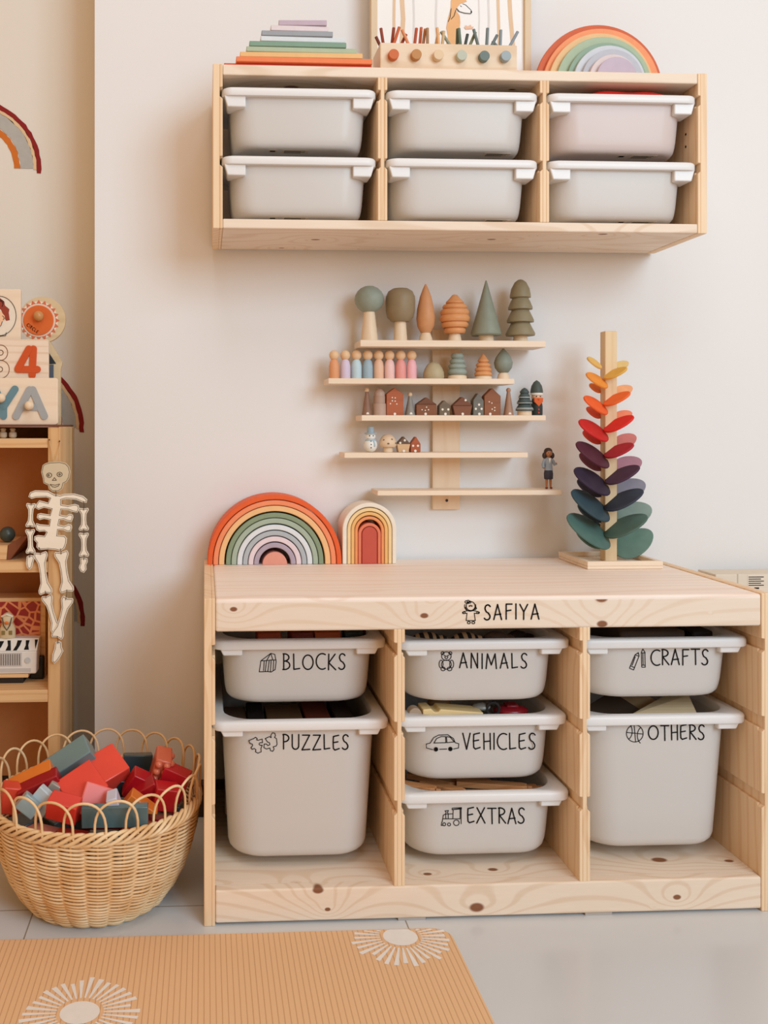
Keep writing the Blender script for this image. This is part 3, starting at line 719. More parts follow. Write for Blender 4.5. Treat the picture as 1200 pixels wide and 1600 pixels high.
turned('toy_tree', 813, 0, None, [('trunk', TURN, [(11.5,0),(10,10)]), ('crown', St((122,108,72)), [(2,9),(22,10),(22.5,13),(17,24),(14,30),(20.5,31),(20.5,34),(16,44),(13,50),(18.5,51),(18.5,54),(15,63),(12,68.5),(16,69.5),(16,73),(14,83),(9,93),(4,97),(.5,98)])], 'olive wooden tree of four stacked tiers, rightmost on the top shelf', 'toy tree', g1)
pg = [(522,(224,160,116),'orange'),(539.5,(214,200,222),'lavender'),(557,(192,216,226),'pale blue'),(574.5,(160,184,198),'steel blue'),(591.5,(230,190,162),'peach'),(608.5,(238,198,194),'pale pink'),(626,(232,160,154),'coral rose'),(643,(240,182,190),'bright pink')]
for i, (u, c, nme) in enumerate(pg):
    turned('peg_doll', u, 1, None, [('body', paint(c, .5, .35, 'stained_wood'), [(7.6,0),(8,1.5),(8,20),(6.6,27),(4,30.5)]), ('head', paint((232,196,156), .5, .35, 'peg_skin_wood'), semi(7.8,29,45))],
           '%s peg doll with wooden head%s on the second shelf' % (nme, ', leftmost,' if i == 0 else (', rightmost,' if i == 7 else ' beside the %s one' % pg[i-1][2])), 'peg doll', 'peg dolls on the second shelf')
g2 = 'small wooden trees on the second shelf'
turned('toy_dome', 677.5, 1, None, [('dome', St((172,154,112)), [(15.5,0),(16.5,4),(16,10),(13.5,17),(9.5,23),(4,26.5),(.5,27)])], 'olive beige wooden dome beside the peg dolls on the second shelf', 'toy tree', g2)
turned('toy_tree', 714.5, 1, None, [('trunk', TURN, [(15,0),(14,5),(8,9)]), ('crown', St((132,148,136)), [(1,7)]+rings([(15,7,15),(14,16,23),(12,24,31),(10,32,40)])+[(.5,41)])], 'grey-green wooden tree of four rounded rings on the second shelf', 'toy tree', g2)
turned('toy_tree', 755, 1, None, [('trunk', TURN, [(14,0),(13,4),(8,7)]), ('crown', St((222,142,76)), [(1,5)]+rings([(14,5,11),(13,12,18),(11.5,19,25),(8.5,26,32)])+[(4,36),(.5,40)])], 'small orange ringed wooden tree with a pointed tip on the second shelf', 'toy tree', g2)
turned('toy_tree', 786.5, 1, None, [('trunk', TURN, [(10,0),(8,8),(3,14)]), ('crown', St((112,124,110)), [(1,9),(8,11),(13,18),(14.5,26),(12,34),(7,41),(2,47),(.5,48.5)])], 'dark green leaf-shaped wooden tree at the right of the second shelf', 'toy tree', g2)
# third shelf: village
BR = lambda c: wood('stained_toy_%d_%d' % (c[0], c[1]), 'x', c, tuple(int(v*.84) for v in c), ring=90, contrast=.6)
g3 = 'little wooden houses and trees on the third shelf'
DOOR = paint((238, 232, 220), .6, .3, 'cream_paint')
def dots(root, pts, Y, r_px, uc, name='window'):
    s = mpp(uc, Y)
    for (u, v) in pts:
        p = at(u, v, Y); m = MB(); m.lathe((0,0,0), [(r_px*s, 0), (r_px*s*.9, .0006)], 12); m.v = [(p[0]+a, Y-c_, p[2]+b2) for (a, b2, c_) in m.v]; obj(name, m, DOOR, root)
def cone_tree(u, w, h, c, ballc, label, row=2, hb=0):
    r, s, x, z0 = turned('toy_cone_tree', u, row, None, [('cone', St(c), [(w/2,0),(w/2,1),(w*.16,h-6)]), ('ball', paint(ballc, .5, .35, 'stained_wood'), semi(3.6,h-7.5,h))], label, 'toy tree', g3)
    m = MB(); m.lathe((0,0,0), [(2.2*s, 0), (2*s, .0006)], 12); m.v = [(x+a, FY-w/2*s-c_+.0008, z0+2.4*s+b2) for (a, b2, c_) in m.v]; obj('door', m, DOOR, r)
cone_tree(573.3, 15.5, 43, (124,80,56), (226,196,160), 'dark brown wooden cone with a pale ball tip, leftmost on the third shelf')
cone_tree(640.7, 16, 36, (124,120,112), (226,196,160), 'grey wooden cone with a pale ball tip, between brick orange and wide brown houses')
cone_tree(794.5, 15.5, 43, (160,110,80), (190,140,110), 'light brown wooden cone with a brown ball tip, right part of the third shelf')
def toy_house(pts, c, label, doors, wins, name='toy_house', roofc=None, row=2, base=647, dep=.020, group=None, cat='toy house'):
    Yf = FY-dep/2; u0 = min(p[0] for p in pts); u1 = max(p[0] for p in pts); uc = (u0+u1)/2; s = mpp(uc, Yf)
    z0 = SH[row]+.0003; X = lambda u: at(u, 600, Yf)[0]
    r = empty(name, (X(uc), FY, z0), label, cat, group or g3)
    P2 = [(X(u), z0+(base-v)*s) for u, v in pts]
    if roofc is None:
        m = MB(); m.prism(P2, Yf, Yf+dep); hb = obj('house_block', m, BR(c), r, smooth=False, bevel=.0012)
    else:
        k = roofc[1]
        zk = z0+(base-k)*s; lo = [(a, min(b, zk)) for a, b in P2 if b <= zk+1e-4]; hi = [(a, b+.00001) for a, b in P2 if b >= zk-1e-4]
        m = MB(); m.prism(lo, Yf+.001, Yf+dep-.001); hb = obj('house_block', m, BR(c), r, smooth=False, bevel=.001)
        m = MB(); m.prism(hi, Yf, Yf+dep); obj('roof', m, BR(roofc[0]), r, smooth=False, bevel=.001)
    def dot(u, v, rr, nm):
        m = MB(); m.lathe((0,0,0), [(rr*s, 0), (rr*s*.9, .0006)], 12); m.v = [(X(u)+a, Yf-c_+.0002, z0+(base-v)*s+b2) for (a, b2, c_) in m.v]; obj(nm, m, DOOR, hb)
    for (u, v) in doors: dot(u, v, 2.2, 'door')
    for (u, v) in wins: dot(u, v, 1.1 if len(wins) > 3 else 1.9, 'window')
    return r
turned('toy_tower', 593, 2, None, [('lower_block', St((176,142,122)), [(10.8,0),(10.8,18)]), ('upper_block', St((168,132,112)), [(9.2,18),(9.2,30)]), ('dome', St((180,146,126)), [(8.4,30),(8.4,35),(5,40),(.5,43)])], 'taupe stepped round wooden tower on the third shelf, second from left', 'toy house', g3)
toy_house([(604,647),(604,614),(616.5,604),(630.5,614),(630.5,647)], (182,100,62), 'tall brick orange gabled wooden house on the third shelf', [(617,645)], [(613,619.5),(617.5,620),(613,624.5),(617.5,625),(610,629),(620,629.5)])
toy_house([(651,647),(651,630),(666.5,619),(682.5,630),(682.5,647)], (140,86,54), 'wide low chestnut brown wooden house left of the smallest grey house', [(665,645)], [(659.5,638.5),(664.5,639.5),(669.5,638.5),(666.5,634.5)], roofc=((118,72,46), 630))
toy_house([(686.5,647),(686.5,632),(694.5,623.5),(703.5,632),(703.5,647)], (120,104,84), 'smallest dark grey-brown wooden house in the middle of the third shelf', [(696,645)], [(691.5,638),(700.5,638)])
toy_house([(711,647),(707.5,632),(722.5,618),(738.5,632),(735,647)], (136,84,56), 'wide six-sided brown wooden house with one cream gable window on the third shelf', [(723,645)], [(727.5,623.5)], roofc=((124,74,48), 632))
toy_house([(739.5,647),(739.5,624),(747,612.5),(756,624),(756,647)], (118,116,108), 'narrow slate grey wooden house with three windows on the third shelf', [(749,645)], [(748.5,630.5),(743.5,637),(752.5,637)])
toy_house([(756.8,647),(756.8,617),(769,604.5),(782.5,617),(782.5,647)], (150,92,58), 'tall chestnut wooden house with pointed gable on the third shelf', [(766,645)], [(764.5,626),(768.5,628),(773,635),(773,639.5),(769,637.5)])
turned('toy_tree', 819.5, 2, None, [('pot', TURN, [(11,0),(11,7)]), ('crown', paint((70,84,84), .5, .3, 'dark_teal'), [(1,6),(13.5,7),(13.5,10),(9,17),(11.5,18),(11.5,20),(8,26),(9,27),(9,29),(6,34),(7,35),(7,37),(4,41),(.5,43)]),
       ('snow', paint((236,238,236), .6, .3, 'white_paint'), [(13.7,9.4),(12.9,11),(11.6,12.6),(8,13)]), ('snow', paint((236,238,236), .6, .3, 'white_paint'), [(11.7,18.8),(11,20.6),(9.6,22),(6,22.4)]), ('snow', paint((236,238,236), .6, .3, 'white_paint'), [(9.2,27.6),(8.6,29.6),(7.6,31),(5,31)])], 'dark teal tiered tree with white snow lines on the third shelf', 'toy tree', g3, Y=-.060)
r, s, x, z0 = turned('toy_gnome', 838.5, 2, None, [('body', paint((52,60,56), .5, .3, 'dark_green_coat'), [(8.6,0),(9,2),(9,14),(7.4,26)]), ('head', paint((228,190,156), .5, .3, 'skin_paint'), [(7,25),(8.2,27),(8.2,32),(7,34)]),
       ('hat_brim', DOOR, [(8.4,31.5),(9.6,32),(9.6,35),(9,35.6)]), ('hat', paint((78,88,82), .5, .3, 'grey_green_hat'), [(9.6,35),(9.6,38),(8,46),(4.5,52),(.5,55)])], 'wooden gnome in a tall grey-green hat with orange beard, right end of third shelf', 'figurine', None, Y=-.040)
m = MB(); m.prism([(x-7*s, z0+27*s), (x+7*s, z0+27*s), (x+6.6*s, z0+21*s), (x+3.2*s, z0+17.5*s), (x, z0+14*s), (x-3.2*s, z0+17.5*s), (x-6.6*s, z0+21*s)], -.040-9.4*s, -.040-5*s); m.ball((x, -.040-9.6*s, z0+25*s), 1.4*s); obj('beard', m, paint((222,104,54), .7, .2), r)
for k in (-1, 1):
    m = MB(); m.ball((x+k*3*s, -.040-8*s, z0+29.5*s), .9*s); obj('eye', m, INK, r)
m = MB(); m.ball((x, -.040-9.1*s, z0+9*s), 1.4*s); m.ball((x, -.040-9.1*s, z0+4*s), 1.4*s); obj('buttons', m, paint((220, 80, 60), .5), r)
# fourth shelf
r, s, x, z0 = turned('toy_snowman', 579, 3, None, [('body', paint((236,236,232), .5, .4, 'white_paint'), semi(10.6,-.5,22)+[]), ('head', paint((238,238,234), .5, .4, 'white_paint'), semi(8,17.5,32)),
       ('hat', paint((164,186,200), .5, .4, 'light_blue_paint'), [(9.5,28.5),(9.5,30.2),(5.6,30.6),(5.2,39.5),(4.6,40)])], 'small white snowman with light blue hat, leftmost on the fourth shelf', 'figurine', None)
for k in (-1, 1):
    m = MB(); m.ball((x+k*2.8*s, FY-7.4*s, z0+25.6*s), 1*s); obj('eye', m, INK, r)
m = MB()
for hh, yy in ((17, 8.6), (12, 10.2), (7, 10)): m.ball((x-.8*s, FY-yy*s, z0+hh*s), .9*s)
obj('buttons', m, INK, r)
m = MB(); m.tube([(x+7.4*s*cos(a), FY+7.4*s*sin(a), z0+18.6*s) for a in [2*pi*i/20 for i in range(20)]], 1.5*s, 8, closed=True); m.tube([(x+3*s, FY-7.5*s, z0+18.5*s), (x+4.5*s, FY-9.6*s, z0+13*s), (x+5*s, FY-10*s, z0+9*s)], 1.4*s, 8)
obj('scarf', m, paint((176, 200, 212), .7, .2), r)
r, s, x, z0 = turned('toy_mushroom', 606, 3, None, [('stem', TURN, [(7.5,0),(8,3),(7,9)]), ('cap', paint((226,200,170), .55, .35, 'cream_wood'), [(1,7),(12,8),(14,11),(13.5,17),(10.5,23),(6,27),(.5,28)])], 'cream wooden mushroom with dark specks on the fourth shelf', 'toy mushroom', None)
for (a, h, rr) in ((-2.3, 19, 11.6), (-1.2, 20, 11.2), (-1.7, 13.5, 13.7), (-.7, 14, 13.4)):
    m = MB(); m.ball((x+rr*s*cos(a), FY+rr*s*sin(a), z0+h*s), 1.8*s, sz=.7); obj('spot', m, paint((120, 104, 92), .6), r)
toy_house([(623,705),(620.5,692),(631,680.5),(641.5,692),(638.5,705)], (222,184,142), 'pale little house with dark brown spotted roof on the fourth shelf', [(631,703)], [(632.5,686.5),(625.5,690.5)], roofc=((112,88,70), 692), row=3, base=705, group='little houses on the fourth shelf')
toy_house([(642,705),(641.8,692),(650,680.5),(657.3,692),(657.3,705)], (178,94,58), 'little brick orange house with two windows on the fourth shelf', [(649,703)], [(645.5,695),(653,695)], row=3, base=705, group='little houses on the fourth shelf')

def figurine_woman():
    Y = FY; s = mpp(857, Y); x = at(857, 600, Y)[0]; z0 = SH[4]+.0003
    r = empty('woman_figurine', (x, Y, z0), 'figurine of a dark-haired woman in grey jacket and dark skirt on the lowest shelf', 'figurine')
    SKN = paint((176, 120, 84), .5, .3, 'figurine_skin')
    V = [((0,0,30), 5.0), ((0,0,40), 4.8), ((0,0,47), 3.4), ((0,0,50.5), 2.0), ((0,-.5,55), 5.2), ((0,0,60), 4.4),
         ((-3,0,28), 3.2), ((-3,0,16), 2.2), ((-3.2,0,3), 1.6), ((-3.6,-3,1.6), 1.4), ((3,0,28), 3.2), ((3,0,16), 2.2), ((3.4,0,3), 1.6), ((3.8,-3,1.6), 1.4),
         ((-6.5,0,45), 2.0), ((-8.2,-.6,38), 1.7), ((-8.2,-2.5,31), 1.3), ((6.5,0,45), 2.0), ((8.6,-1.5,38), 1.7), ((12.4,-3.5,40.5), 1.3)]
    E_ = [(0,1),(1,2),(2,3),(3,4),(4,5),(0,6),(6,7),(7,8),(8,9),(0,10),(10,11),(11,12),(12,13),(2,14),(14,15),(15,16),(2,17),(17,18),(18,19)]
    me = bpy.data.meshes.new('body'); me.from_pydata([(p[0]*s, p[1]*s, p[2]*s) for p, q in V], E_, [])
    o = bpy.data.objects.new('body', me); C.objects.link(o); o.parent = r; ORG[o.name] = ORG[r.name]; me.materials.append(SKN)
    md = o.modifiers.new('skin', 'SKIN'); md.use_smooth_shade = True
    for k, (p, q) in enumerate(V): me.skin_vertices[0].data[k].radius = (q*s, q*s)
    me.skin_vertices[0].data[0].use_root = True
    o.modifiers.new('sub', 'SUBSURF').levels = 2; o.modifiers['sub'].render_levels = 2
    m = MB(); m.lathe((x, Y, z0), [(6.2*s, 15*s), (6.9*s, 16*s), (7.2*s, 24*s), (5.9*s, 31.5*s), (5.4*s, 32*s)], 24, sy=.75); obj('skirt', m, paint((56, 52, 62), .6), r)
    JK = paint((150, 160, 170), .6, .3, 'grey_jacket')
    m = MB(); m.lathe((x, Y, z0), [(6.6*s, 29*s), (5.9*s, 36*s), (6.6*s, 43*s), (5.4*s, 47.5*s), (2.6*s, 49.5*s)], 24, sy=.8)
    for pts in ([(-5,0,46), (-7.6,-.3,43), (-8.8,-.6,37.5), (-8.7,-2.1,33)], [(5,0,46), (7.6,-.6,43), (9.1,-1.6,37.6), (11.4,-3.0,39.8)]): m.tube([(x+a*s, Y+b*s, z0+c*s) for a, b, c in pts], 2.3*s, 10)
    obj('jacket', m, JK, r)
    m = MB(); m.prism([(x-1.8*s, z0+48*s), (x+1.8*s, z0+48*s), (x, z0+40*s)], Y-6.0*s, Y-5.2*s); obj('blouse', m, DOOR, r)
    HRM = paint((58, 40, 34), .5)
    m = MB(); m.ball((x, Y+1.4*s, z0+58*s), 6.6*s, sy=.95, sz=.95)
    for k in (-1, 1): m.ball((x+k*6.2*s, Y+.8*s, z0+52*s), 3.4*s, sz=1.5)
    obj('hair', m, HRM, r)
    m = MB(); m.ball((x, Y-1.6*s, z0+55.5*s), 5.0*s, sy=.9, sz=1.05); m.ball((x, Y-6.4*s, z0+54.8*s), .8*s); fc = obj('face', m, SKN, r)
    for k in (-1, 1): m = MB(); m.ball((x+k*1.9*s, Y-5.8*s, z0+56.4*s), .6*s); obj('eye', m, INK, fc)
    m = MB(); m.tube([(x-1.3*s, Y-5.7*s, z0+53*s), (x, Y-6.1*s, z0+52.5*s), (x+1.3*s, Y-5.7*s, z0+53*s)], .3*s, 6); obj('mouth', m, paint((150, 60, 50), .5), fc)
    for k in (-1, 1): m = MB(); m.ball((x+k*3.6*s, Y-1.5*s, z0+1.5*s), 2.1*s, sy=1.6, sz=.7); obj('shoe', m, paint((120, 40, 36), .5), r)
figurine_woman()

# ------------------------------------------------------------ rainbow arches on the floor unit
def arches(uc, base_v, layers, Y, dep, prefix, group, zbase, namer, end='half', wob=0):
    s = mpp(uc, Y); xc = at(uc, 600, Y)[0]; n = 40
    for i, (ro, ri, leg, c, nme) in enumerate(layers):
        m = MB(); jx = random.uniform(-wob, wob)*s; ro_, ri_ = ro*s, ri*s; lg = leg*s
        def outline(rad): return [(xc+jx+rad, zbase+.0002)]+[(xc+jx+rad*cos(pi*k/n), zbase+.0002+lg+rad*sin(pi*k/n)) for k in range(n+1)]+[(xc+jx-rad, zbase+.0002)]
        o = outline(ro_)
        if ri > 0:
            q = outline(ri_); N_ = len(o); v = [(a, Y, b) for a, b in o]+[(a, Y, b) for a, b in q]+[(a, Y+dep, b) for a, b in o]+[(a, Y+dep, b) for a, b in q]
            f = []
            for k in range(N_-1):
                f += [(k, k+1, N_+k+1, N_+k), (2*N_+k, 3*N_+k, 3*N_+k+1, 2*N_+k+1), (k, 2*N_+k, 2*N_+k+1, k+1), (N_+k, N_+k+1, 3*N_+k+1, 3*N_+k)]
            for k in (0, N_-1): f.append((k, N_+k, 3*N_+k, 2*N_+k))
            m.add(v, f)
        else: m.prism(o, Y, Y+dep)
        tag(obj(prefix, m, paint(c, .55, .3, 'stained_wood', var=.08), bevel=.0016, seg=2), namer(i, nme, layers), 'toy arch', group)
L1 = [(105,97.3,4.5,(230,98,48),'orange red'),(96.2,88.5,4.5,(242,146,104),'coral orange'),(87.5,79,4.5,(240,192,138),'sand yellow'),(76.5,69,4.5,(136,154,126),'moss green'),(68,60,4.5,(168,184,166),'pale sage'),
      (59,51,3.5,(222,228,234),'icy white'),(50,42.5,3,(178,186,192),'blue grey'),(41.5,33.6,2.5,(230,214,220),'pale pink'),(32.8,25,1.5,(178,164,180),'mauve'),(19.3,0,.5,(226,156,138),'salmon')]
arches(429.5, 881, L1, -.082, .07, 'rainbow_arch', 'nested arches of the wide rainbow', H, lambda i, nme, L: 'outermost %s arch of the wide rainbow on the floor unit' % nme if i == 0 else ('solid %s half round at the centre of the wide rainbow' % nme if i == 9 else '%s arch nested inside the %s one in the wide rainbow' % (nme, L[i-1][4])))
L2 = [(42.5,35.8,53,(238,230,216),'cream'),(35,29.6,52.5,(240,212,160),'butter'),(29,23.8,52,(236,188,120),'honey yellow'),(23.2,18.4,51,(234,154,100),'apricot'),(17.8,12.8,46,(226,128,98),'coral'),(12,0,46,(196,86,70),'brick red')]
arches(577.5, 881, L2, -.082, .07, 'rainbow_arch', 'nested arches of the tall narrow rainbow', H, lambda i, nme, L: 'outermost %s arch of the tall narrow rainbow' % nme if i == 0 else ('solid %s piece at the centre of the tall narrow rainbow' % nme if i == 5 else '%s arch nested inside the %s one in the tall narrow rainbow' % (nme, L[i-1][4])))

# ------------------------------------------------------------ marble tree
tyf = CAM[1]+(1.812-(.65)*SY)/CYW
ta, tb_ = at(918, 884, tyf)[0], at(1036.5, 884, tyf)[0]; ts = tb_-ta
mt_ = empty('leaf_marble_tree', ((ta+tb_)/2, tyf+ts/2, H), 'wooden marble tree with rainbow coloured leaves up a square post on the floor unit', 'toy')
m = MB(); e = .011; zt3 = H+.0155
m.box(ta, tb_, tyf, tyf+ts, H+.0003, H+.006); m.box(ta, tb_, tyf, tyf+e, H+.006, zt3); m.box(ta, tb_, tyf+ts-e, tyf+ts, H+.006, zt3); m.box(ta, ta+e, tyf+e, tyf+ts-e, H+.006, zt3); m.box(tb_-e, tb_, tyf+e, tyf+ts-e, H+.006, zt3)
obj('tray_base', m, BIRCH, mt_, smooth=False, bevel=.0015)
TY = tyf+ts*.42
tx0, tx1 = at(945.5, 700, TY)[0], at(964.5, 700, TY)[0]; tw = tx1-tx0
m = MB(); m.box(tx0, tx1, TY, TY+tw, H+.006, at(950, 517, TY)[2]); obj('post', m, wood('post_wood', 'z', (234, 208, 168), (214, 180, 134), ring=70, contrast=.5), mt_, smooth=False, bevel=.002)
R_, BK, LF_, KB = 'rf', 'rb', 'lf', 'lb'
lv = [(R_,290,315,418,262,(224,176,84),22),(R_,288,458,436,396,(238,112,52),24),(R_,290,600,455,526,(222,48,38),28),(R_,292,738,455,678,(172,40,52),28),(R_,296,880,487,800,(78,52,74),32),(R_,292,1022,507,930,(58,66,82),36),(R_,292,1165,530,1070,(84,112,104),38),
 (BK,352,258,422,230,(226,194,130),14),(BK,352,398,442,364,(240,170,122),18),(BK,352,536,440,502,(236,138,104),18),(BK,354,682,461,628,(200,122,116),24),(BK,356,808,490,758,(168,124,140),26),(BK,356,946,508,880,(134,134,148),30),(BK,360,1082,541,1012,(130,150,142),30),(BK,362,1278,545,1145,(104,134,122),50),
 (LF_,276,255,201,208,(226,184,106),16),(LF_,308,353,196,300,(234,148,62),22),(LF_,308,494,183,428,(236,102,50),26),(LF_,310,632,156,562,(198,40,38),26),(LF_,314,774,141,685,(84,38,54),26),(LF_,318,915,131,832,(52,40,60),32),(LF_,316,1056,116,952,(52,74,84),34),(LF_,318,1196,93,1090,(78,110,104),34),
 (KB,278,392,212,348,(232,132,70),16),(KB,278,530,196,476,(226,100,70),20),(KB,280,668,176,606,(214,70,54),22),(KB,284,812,158,728,(116,62,80),24),(KB,286,952,146,870,(62,58,80),26),(KB,288,1092,150,1000,(58,76,90),28),(KB,290,1232,140,1135,(86,118,110),28),(KB,292,1152,160,1090,(70,98,92),20)]
lname = {(R_): 'front right', BK: 'back right', LF_: 'front left', KB: 'back left'}
for (side, a, b, a2, b2, c, hw) in lv:
    U = lambda p: 860+p/3.479
    V = lambda p: 500+p/3.479
    front = side in (R_, LF_)
    ra = Vector(at(U(a), V(b), TY-.001 if front else TY+tw*.9)); L2_ = abs(a2-a)/3.479*mpp(950, TY)
    tip = Vector(at(U(a2), V(b2), (TY-.001-.55*L2_) if front else (TY+tw*.9+.35*L2_)))
    ax = tip-ra; ln = ax.length; axn = ax.normalized()
    ph = Vector((-axn.y, axn.x, 0)).normalized()
    if ph.y > 0: ph = -ph
    up = axn.cross(ph); up = up if up.z > 0 else -up
    # broad face rolled towards the room
    per = (ph*.72+up*(-.78 if side == LF_ else -.5)).normalized() if front else (ph*.72+up*-.6).normalized()
    nr = axn.cross(per).normalized(); mid = (ra+tip)/2; n = 28; th = .0022
    hwm = ln*(.30 if side == R_ else .32)*(hw/26.0)**.1 if side != BK or hw < 45 else ln*.29
    ring = lambda k, o, sc_: [mid+axn*(ln/2*sc_*cos(2*pi*i/n))+per*(hwm*sc_*sin(2*pi*i/n)*(1-.12*cos(2*pi*i/n)))+nr*o for i in range(n)]
    m = MB(); m.loft([ring(0, -th, .965), ring(0, -th*.5, 1), ring(0, th*.5, 1), ring(0, th, .965)])
    obj('leaf', m, paint(c, .6, .25, 'stained_leaf', var=.12), mt_, label='%s coloured leaf' % lname[side] if False else None)

# ------------------------------------------------------------ carton behind the right end
cb = empty('carton', (1.33, -.06, 0), 'white carton with printed label standing behind the right end of the floor unit', 'box')
cx0 = at(1090, 893, -.03)[0]
m = MB(); m.box(cx0, 1.55, -.10, -.03, .0005, at(1120, 893, -.1)[2]-.006); obj('carton_body', m, paint((222, 212, 196), .7, .2, 'carton_board'), cb, smooth=False, bevel=.002)
A = at(1168, 898, -.1004); B = at(1206, 925, -.1004)
m = MB(); m.box(A[0], B[0], -.1006, -.1001, B[2], A[2], PAPER)
for k in range(5):
    z = A[2]-.004-k*.0042; m.box(A[0]+.002, A[0]+.034-(k % 2)*.006, -.1010, -.1006, z-.0016, z, INK)
m.box(A[0]+.014, A[0]+.024, -.1010, -.1006, A[2]-.029, A[2]-.026, INK)
obj('shipping_label', m, PAPER, cb, smooth=False)
m = MB(); s_ = at(1152, 900, -.1)[0]; m.box(s_, s_+.002, -.1008, -.1001, .01, A[2]+.002); obj('tape_edge', m, paint((200, 188, 170), .5), cb)

# ------------------------------------------------------------ contents of the trays
def item(name, m, mat, label, cat, group=None, **k): return tag(obj(name, m, mat, **k), label, cat, group)
gz = 'toy blocks in the BLOCKS tray'
for (u0, u1, c, nm) in ((400,440,(176,78,42),'rust block, leftmost in the BLOCKS tray'),(452,490,(120,42,30),'dark red block in the middle of the BLOCKS tray'),(490,534,(186,92,48),'orange brown block, largest in the BLOCKS tray'),(538,570,(48,62,66),'dark teal block in the BLOCKS tray'),(572,590,(150,56,44),'brick red block at the right in the BLOCKS tray')):
    Y = -.30; A = at(u0, 1000, Y); B = at(u1, 1000, Y); z1 = .4405
    m = MB(); m.obox(((A[0]+B[0])/2, Y+.02, z1-.02), (B[0]-A[0])*.93, .045, .036, .05, 0, random.uniform(-.1, .1)); item('toy_block', m, paint(c, .5, .4, 'painted_block'), nm, 'toy block', gz, bevel=.003)
def fill(f, cx, z, y0, y1, c, name, label, cat, hw=.118):
    m = MB(); m.box(cx-hw, cx+hw, y0, y1, z-.02, z); return item(name, m, paint(c, .8, .2, 'dark_fill'), label, cat, bevel=.004)
# puzzles tray: boxes standing inside
for k, (u0, u1, c, h, nm) in enumerate(((352,388,(84,60,44),.290,'brown boxed puzzle at the left in the PUZZLES tray'),(388,416,(34,26,24),.294,'black boxed puzzle in the PUZZLES tray'),(418,478,(120,84,52),.286,'tan flat puzzle box in the PUZZLES tray'),(480,522,(126,58,40),.288,'rusty red puzzle box in the PUZZLES tray'),(526,556,(66,52,44),.292,'dark puzzle box at the right in the PUZZLES tray'))):
    Y = -.33; A = at(u0, 1110, Y); B = at(u1, 1110, Y)
    m = MB(); m.box(A[0], B[0]-.002, Y, Y+.09+.012*k, h-.16, h); item('puzzle_box', m, paint(c, .6, .3, 'printed_card'), nm, 'puzzle box', 'puzzle boxes in the PUZZLES tray', bevel=.002)
# animals tray: striped and plain toy animals
def zebra_mat():
    m, N, L, P = nodes_of('zebra_stripes'); tc = N.new('ShaderNodeTexCoord'); w = N.new('ShaderNodeTexWave'); w.inputs['Scale'].default_value = 22; w.inputs['Distortion'].default_value = 3
    L.new(tc.outputs['Object'], w.inputs['Vector']); cr = N.new('ShaderNodeValToRGB'); cr.color_ramp.elements[0].color = lin((26, 20, 18)); cr.color_ramp.elements[1].color = lin((206, 168, 124)); cr.color_ramp.elements[0].position = .45; cr.color_ramp.elements[1].position = .55
    L.new(w.outputs[0], cr.inputs[0]); L.new(cr.outputs[0], P.inputs['Base Color']); return m
ZM = zebra_mat()
def lump(c, r, sx, sy, sz, mat, name, label, cat, group):
    m = MB(); m.ball(c, r, sx=sx, sy=sy, sz=sz, n=24, k=14)
    hx = c[0]+r*sx*.85; m.ball((hx, c[1], c[2]+r*sz*.3), r*.5, sx=1.2, sy=.8, sz=.8)
    m.tube([(c[0]-r*sx*.5, c[1], c[2]), (c[0]-r*sx*.6, c[1], c[2]-r*1.4)], r*.22, 8); m.tube([(c[0]+r*sx*.5, c[1], c[2]), (c[0]+r*sx*.6, c[1], c[2]-r*1.4)], r*.22, 8)
    return item(name, m, mat, label, cat, group)
ga = 'toy animals in the ANIMALS tray'
lump((.395, -.31, .418), .02, 1.6, .9, 1.0, ZM, 'toy_animal', 'striped toy animal at the left in the ANIMALS tray', 'toy animal', ga)
lump((.462, -.32, .420), .019, 1.5, .9, 1.0, ZM, 'toy_animal', 'striped toy animal in the middle of the ANIMALS tray', 'toy animal', ga)
lump((.520, -.31, .419), .019, 1.4, .9, 1.0, paint((94, 72, 58), .6), 'toy_animal', 'plain brown toy animal in the ANIMALS tray', 'toy animal', ga)
lump((.566, -.29, .417), .018, 1.2, .9, 1.0, paint((50, 38, 34), .6), 'toy_animal', 'dark toy animal at the right in the ANIMALS tray', 'toy animal', ga)
# vehicles tray
gv = 'toys in the VEHICLES tray'
A = at(712, 1115, -.37); m = MB(); xa = at(660, 1115, -.37)[0]; xb = at(754, 1122, -.37)[0]
m.prism([(xa, .288), (xb, .288), (xb, .313), (xa+.03, .320), (xa+.026, .315), (xa+.020, .315), (xa+.014, .321), (xa, .320)], -.375, -.335)
item('wooden_truck', m, wood('pale_truck', 'x', (240, 214, 160), (226, 192, 132)), 'pale wooden toy truck body rising over the rim of the VEHICLES tray', 'toy vehicle', gv, smooth=False, bevel=.0015)
m = MB(); p = at(646, 1113, -.36); m.tube([(p[0], -.375, p[2]), (p[0], -.355, p[2])], .0115, 24); item('grey_disc_toy', m, paint((172, 150, 128), .5), 'grey-brown spoked disc toy at the left of the VEHICLES tray', 'toy', gv, bevel=.001)
m = MB(); p = at(752, 1104, -.34); m.ball(p, .016, sx=1, sy=.8, sz=.4); item('chrome_toy_car', m, paint((150, 150, 148), .2, .8), 'shiny grey oval toy car in the VEHICLES tray', 'toy vehicle', gv)
m = MB(); p = at(798, 1110, -.33); m.ball(p, .026, sx=1.2, sy=.8, sz=.38); m.box(p[0]-.01, p[0]+.012, p[1]-.01, p[1]+.012, p[2], p[2]+.012); item('red_toy_car', m, paint((150, 24, 36), .3, .5), 'dark red toy car at the right in the VEHICLES tray', 'toy vehicle', gv, bevel=.002)
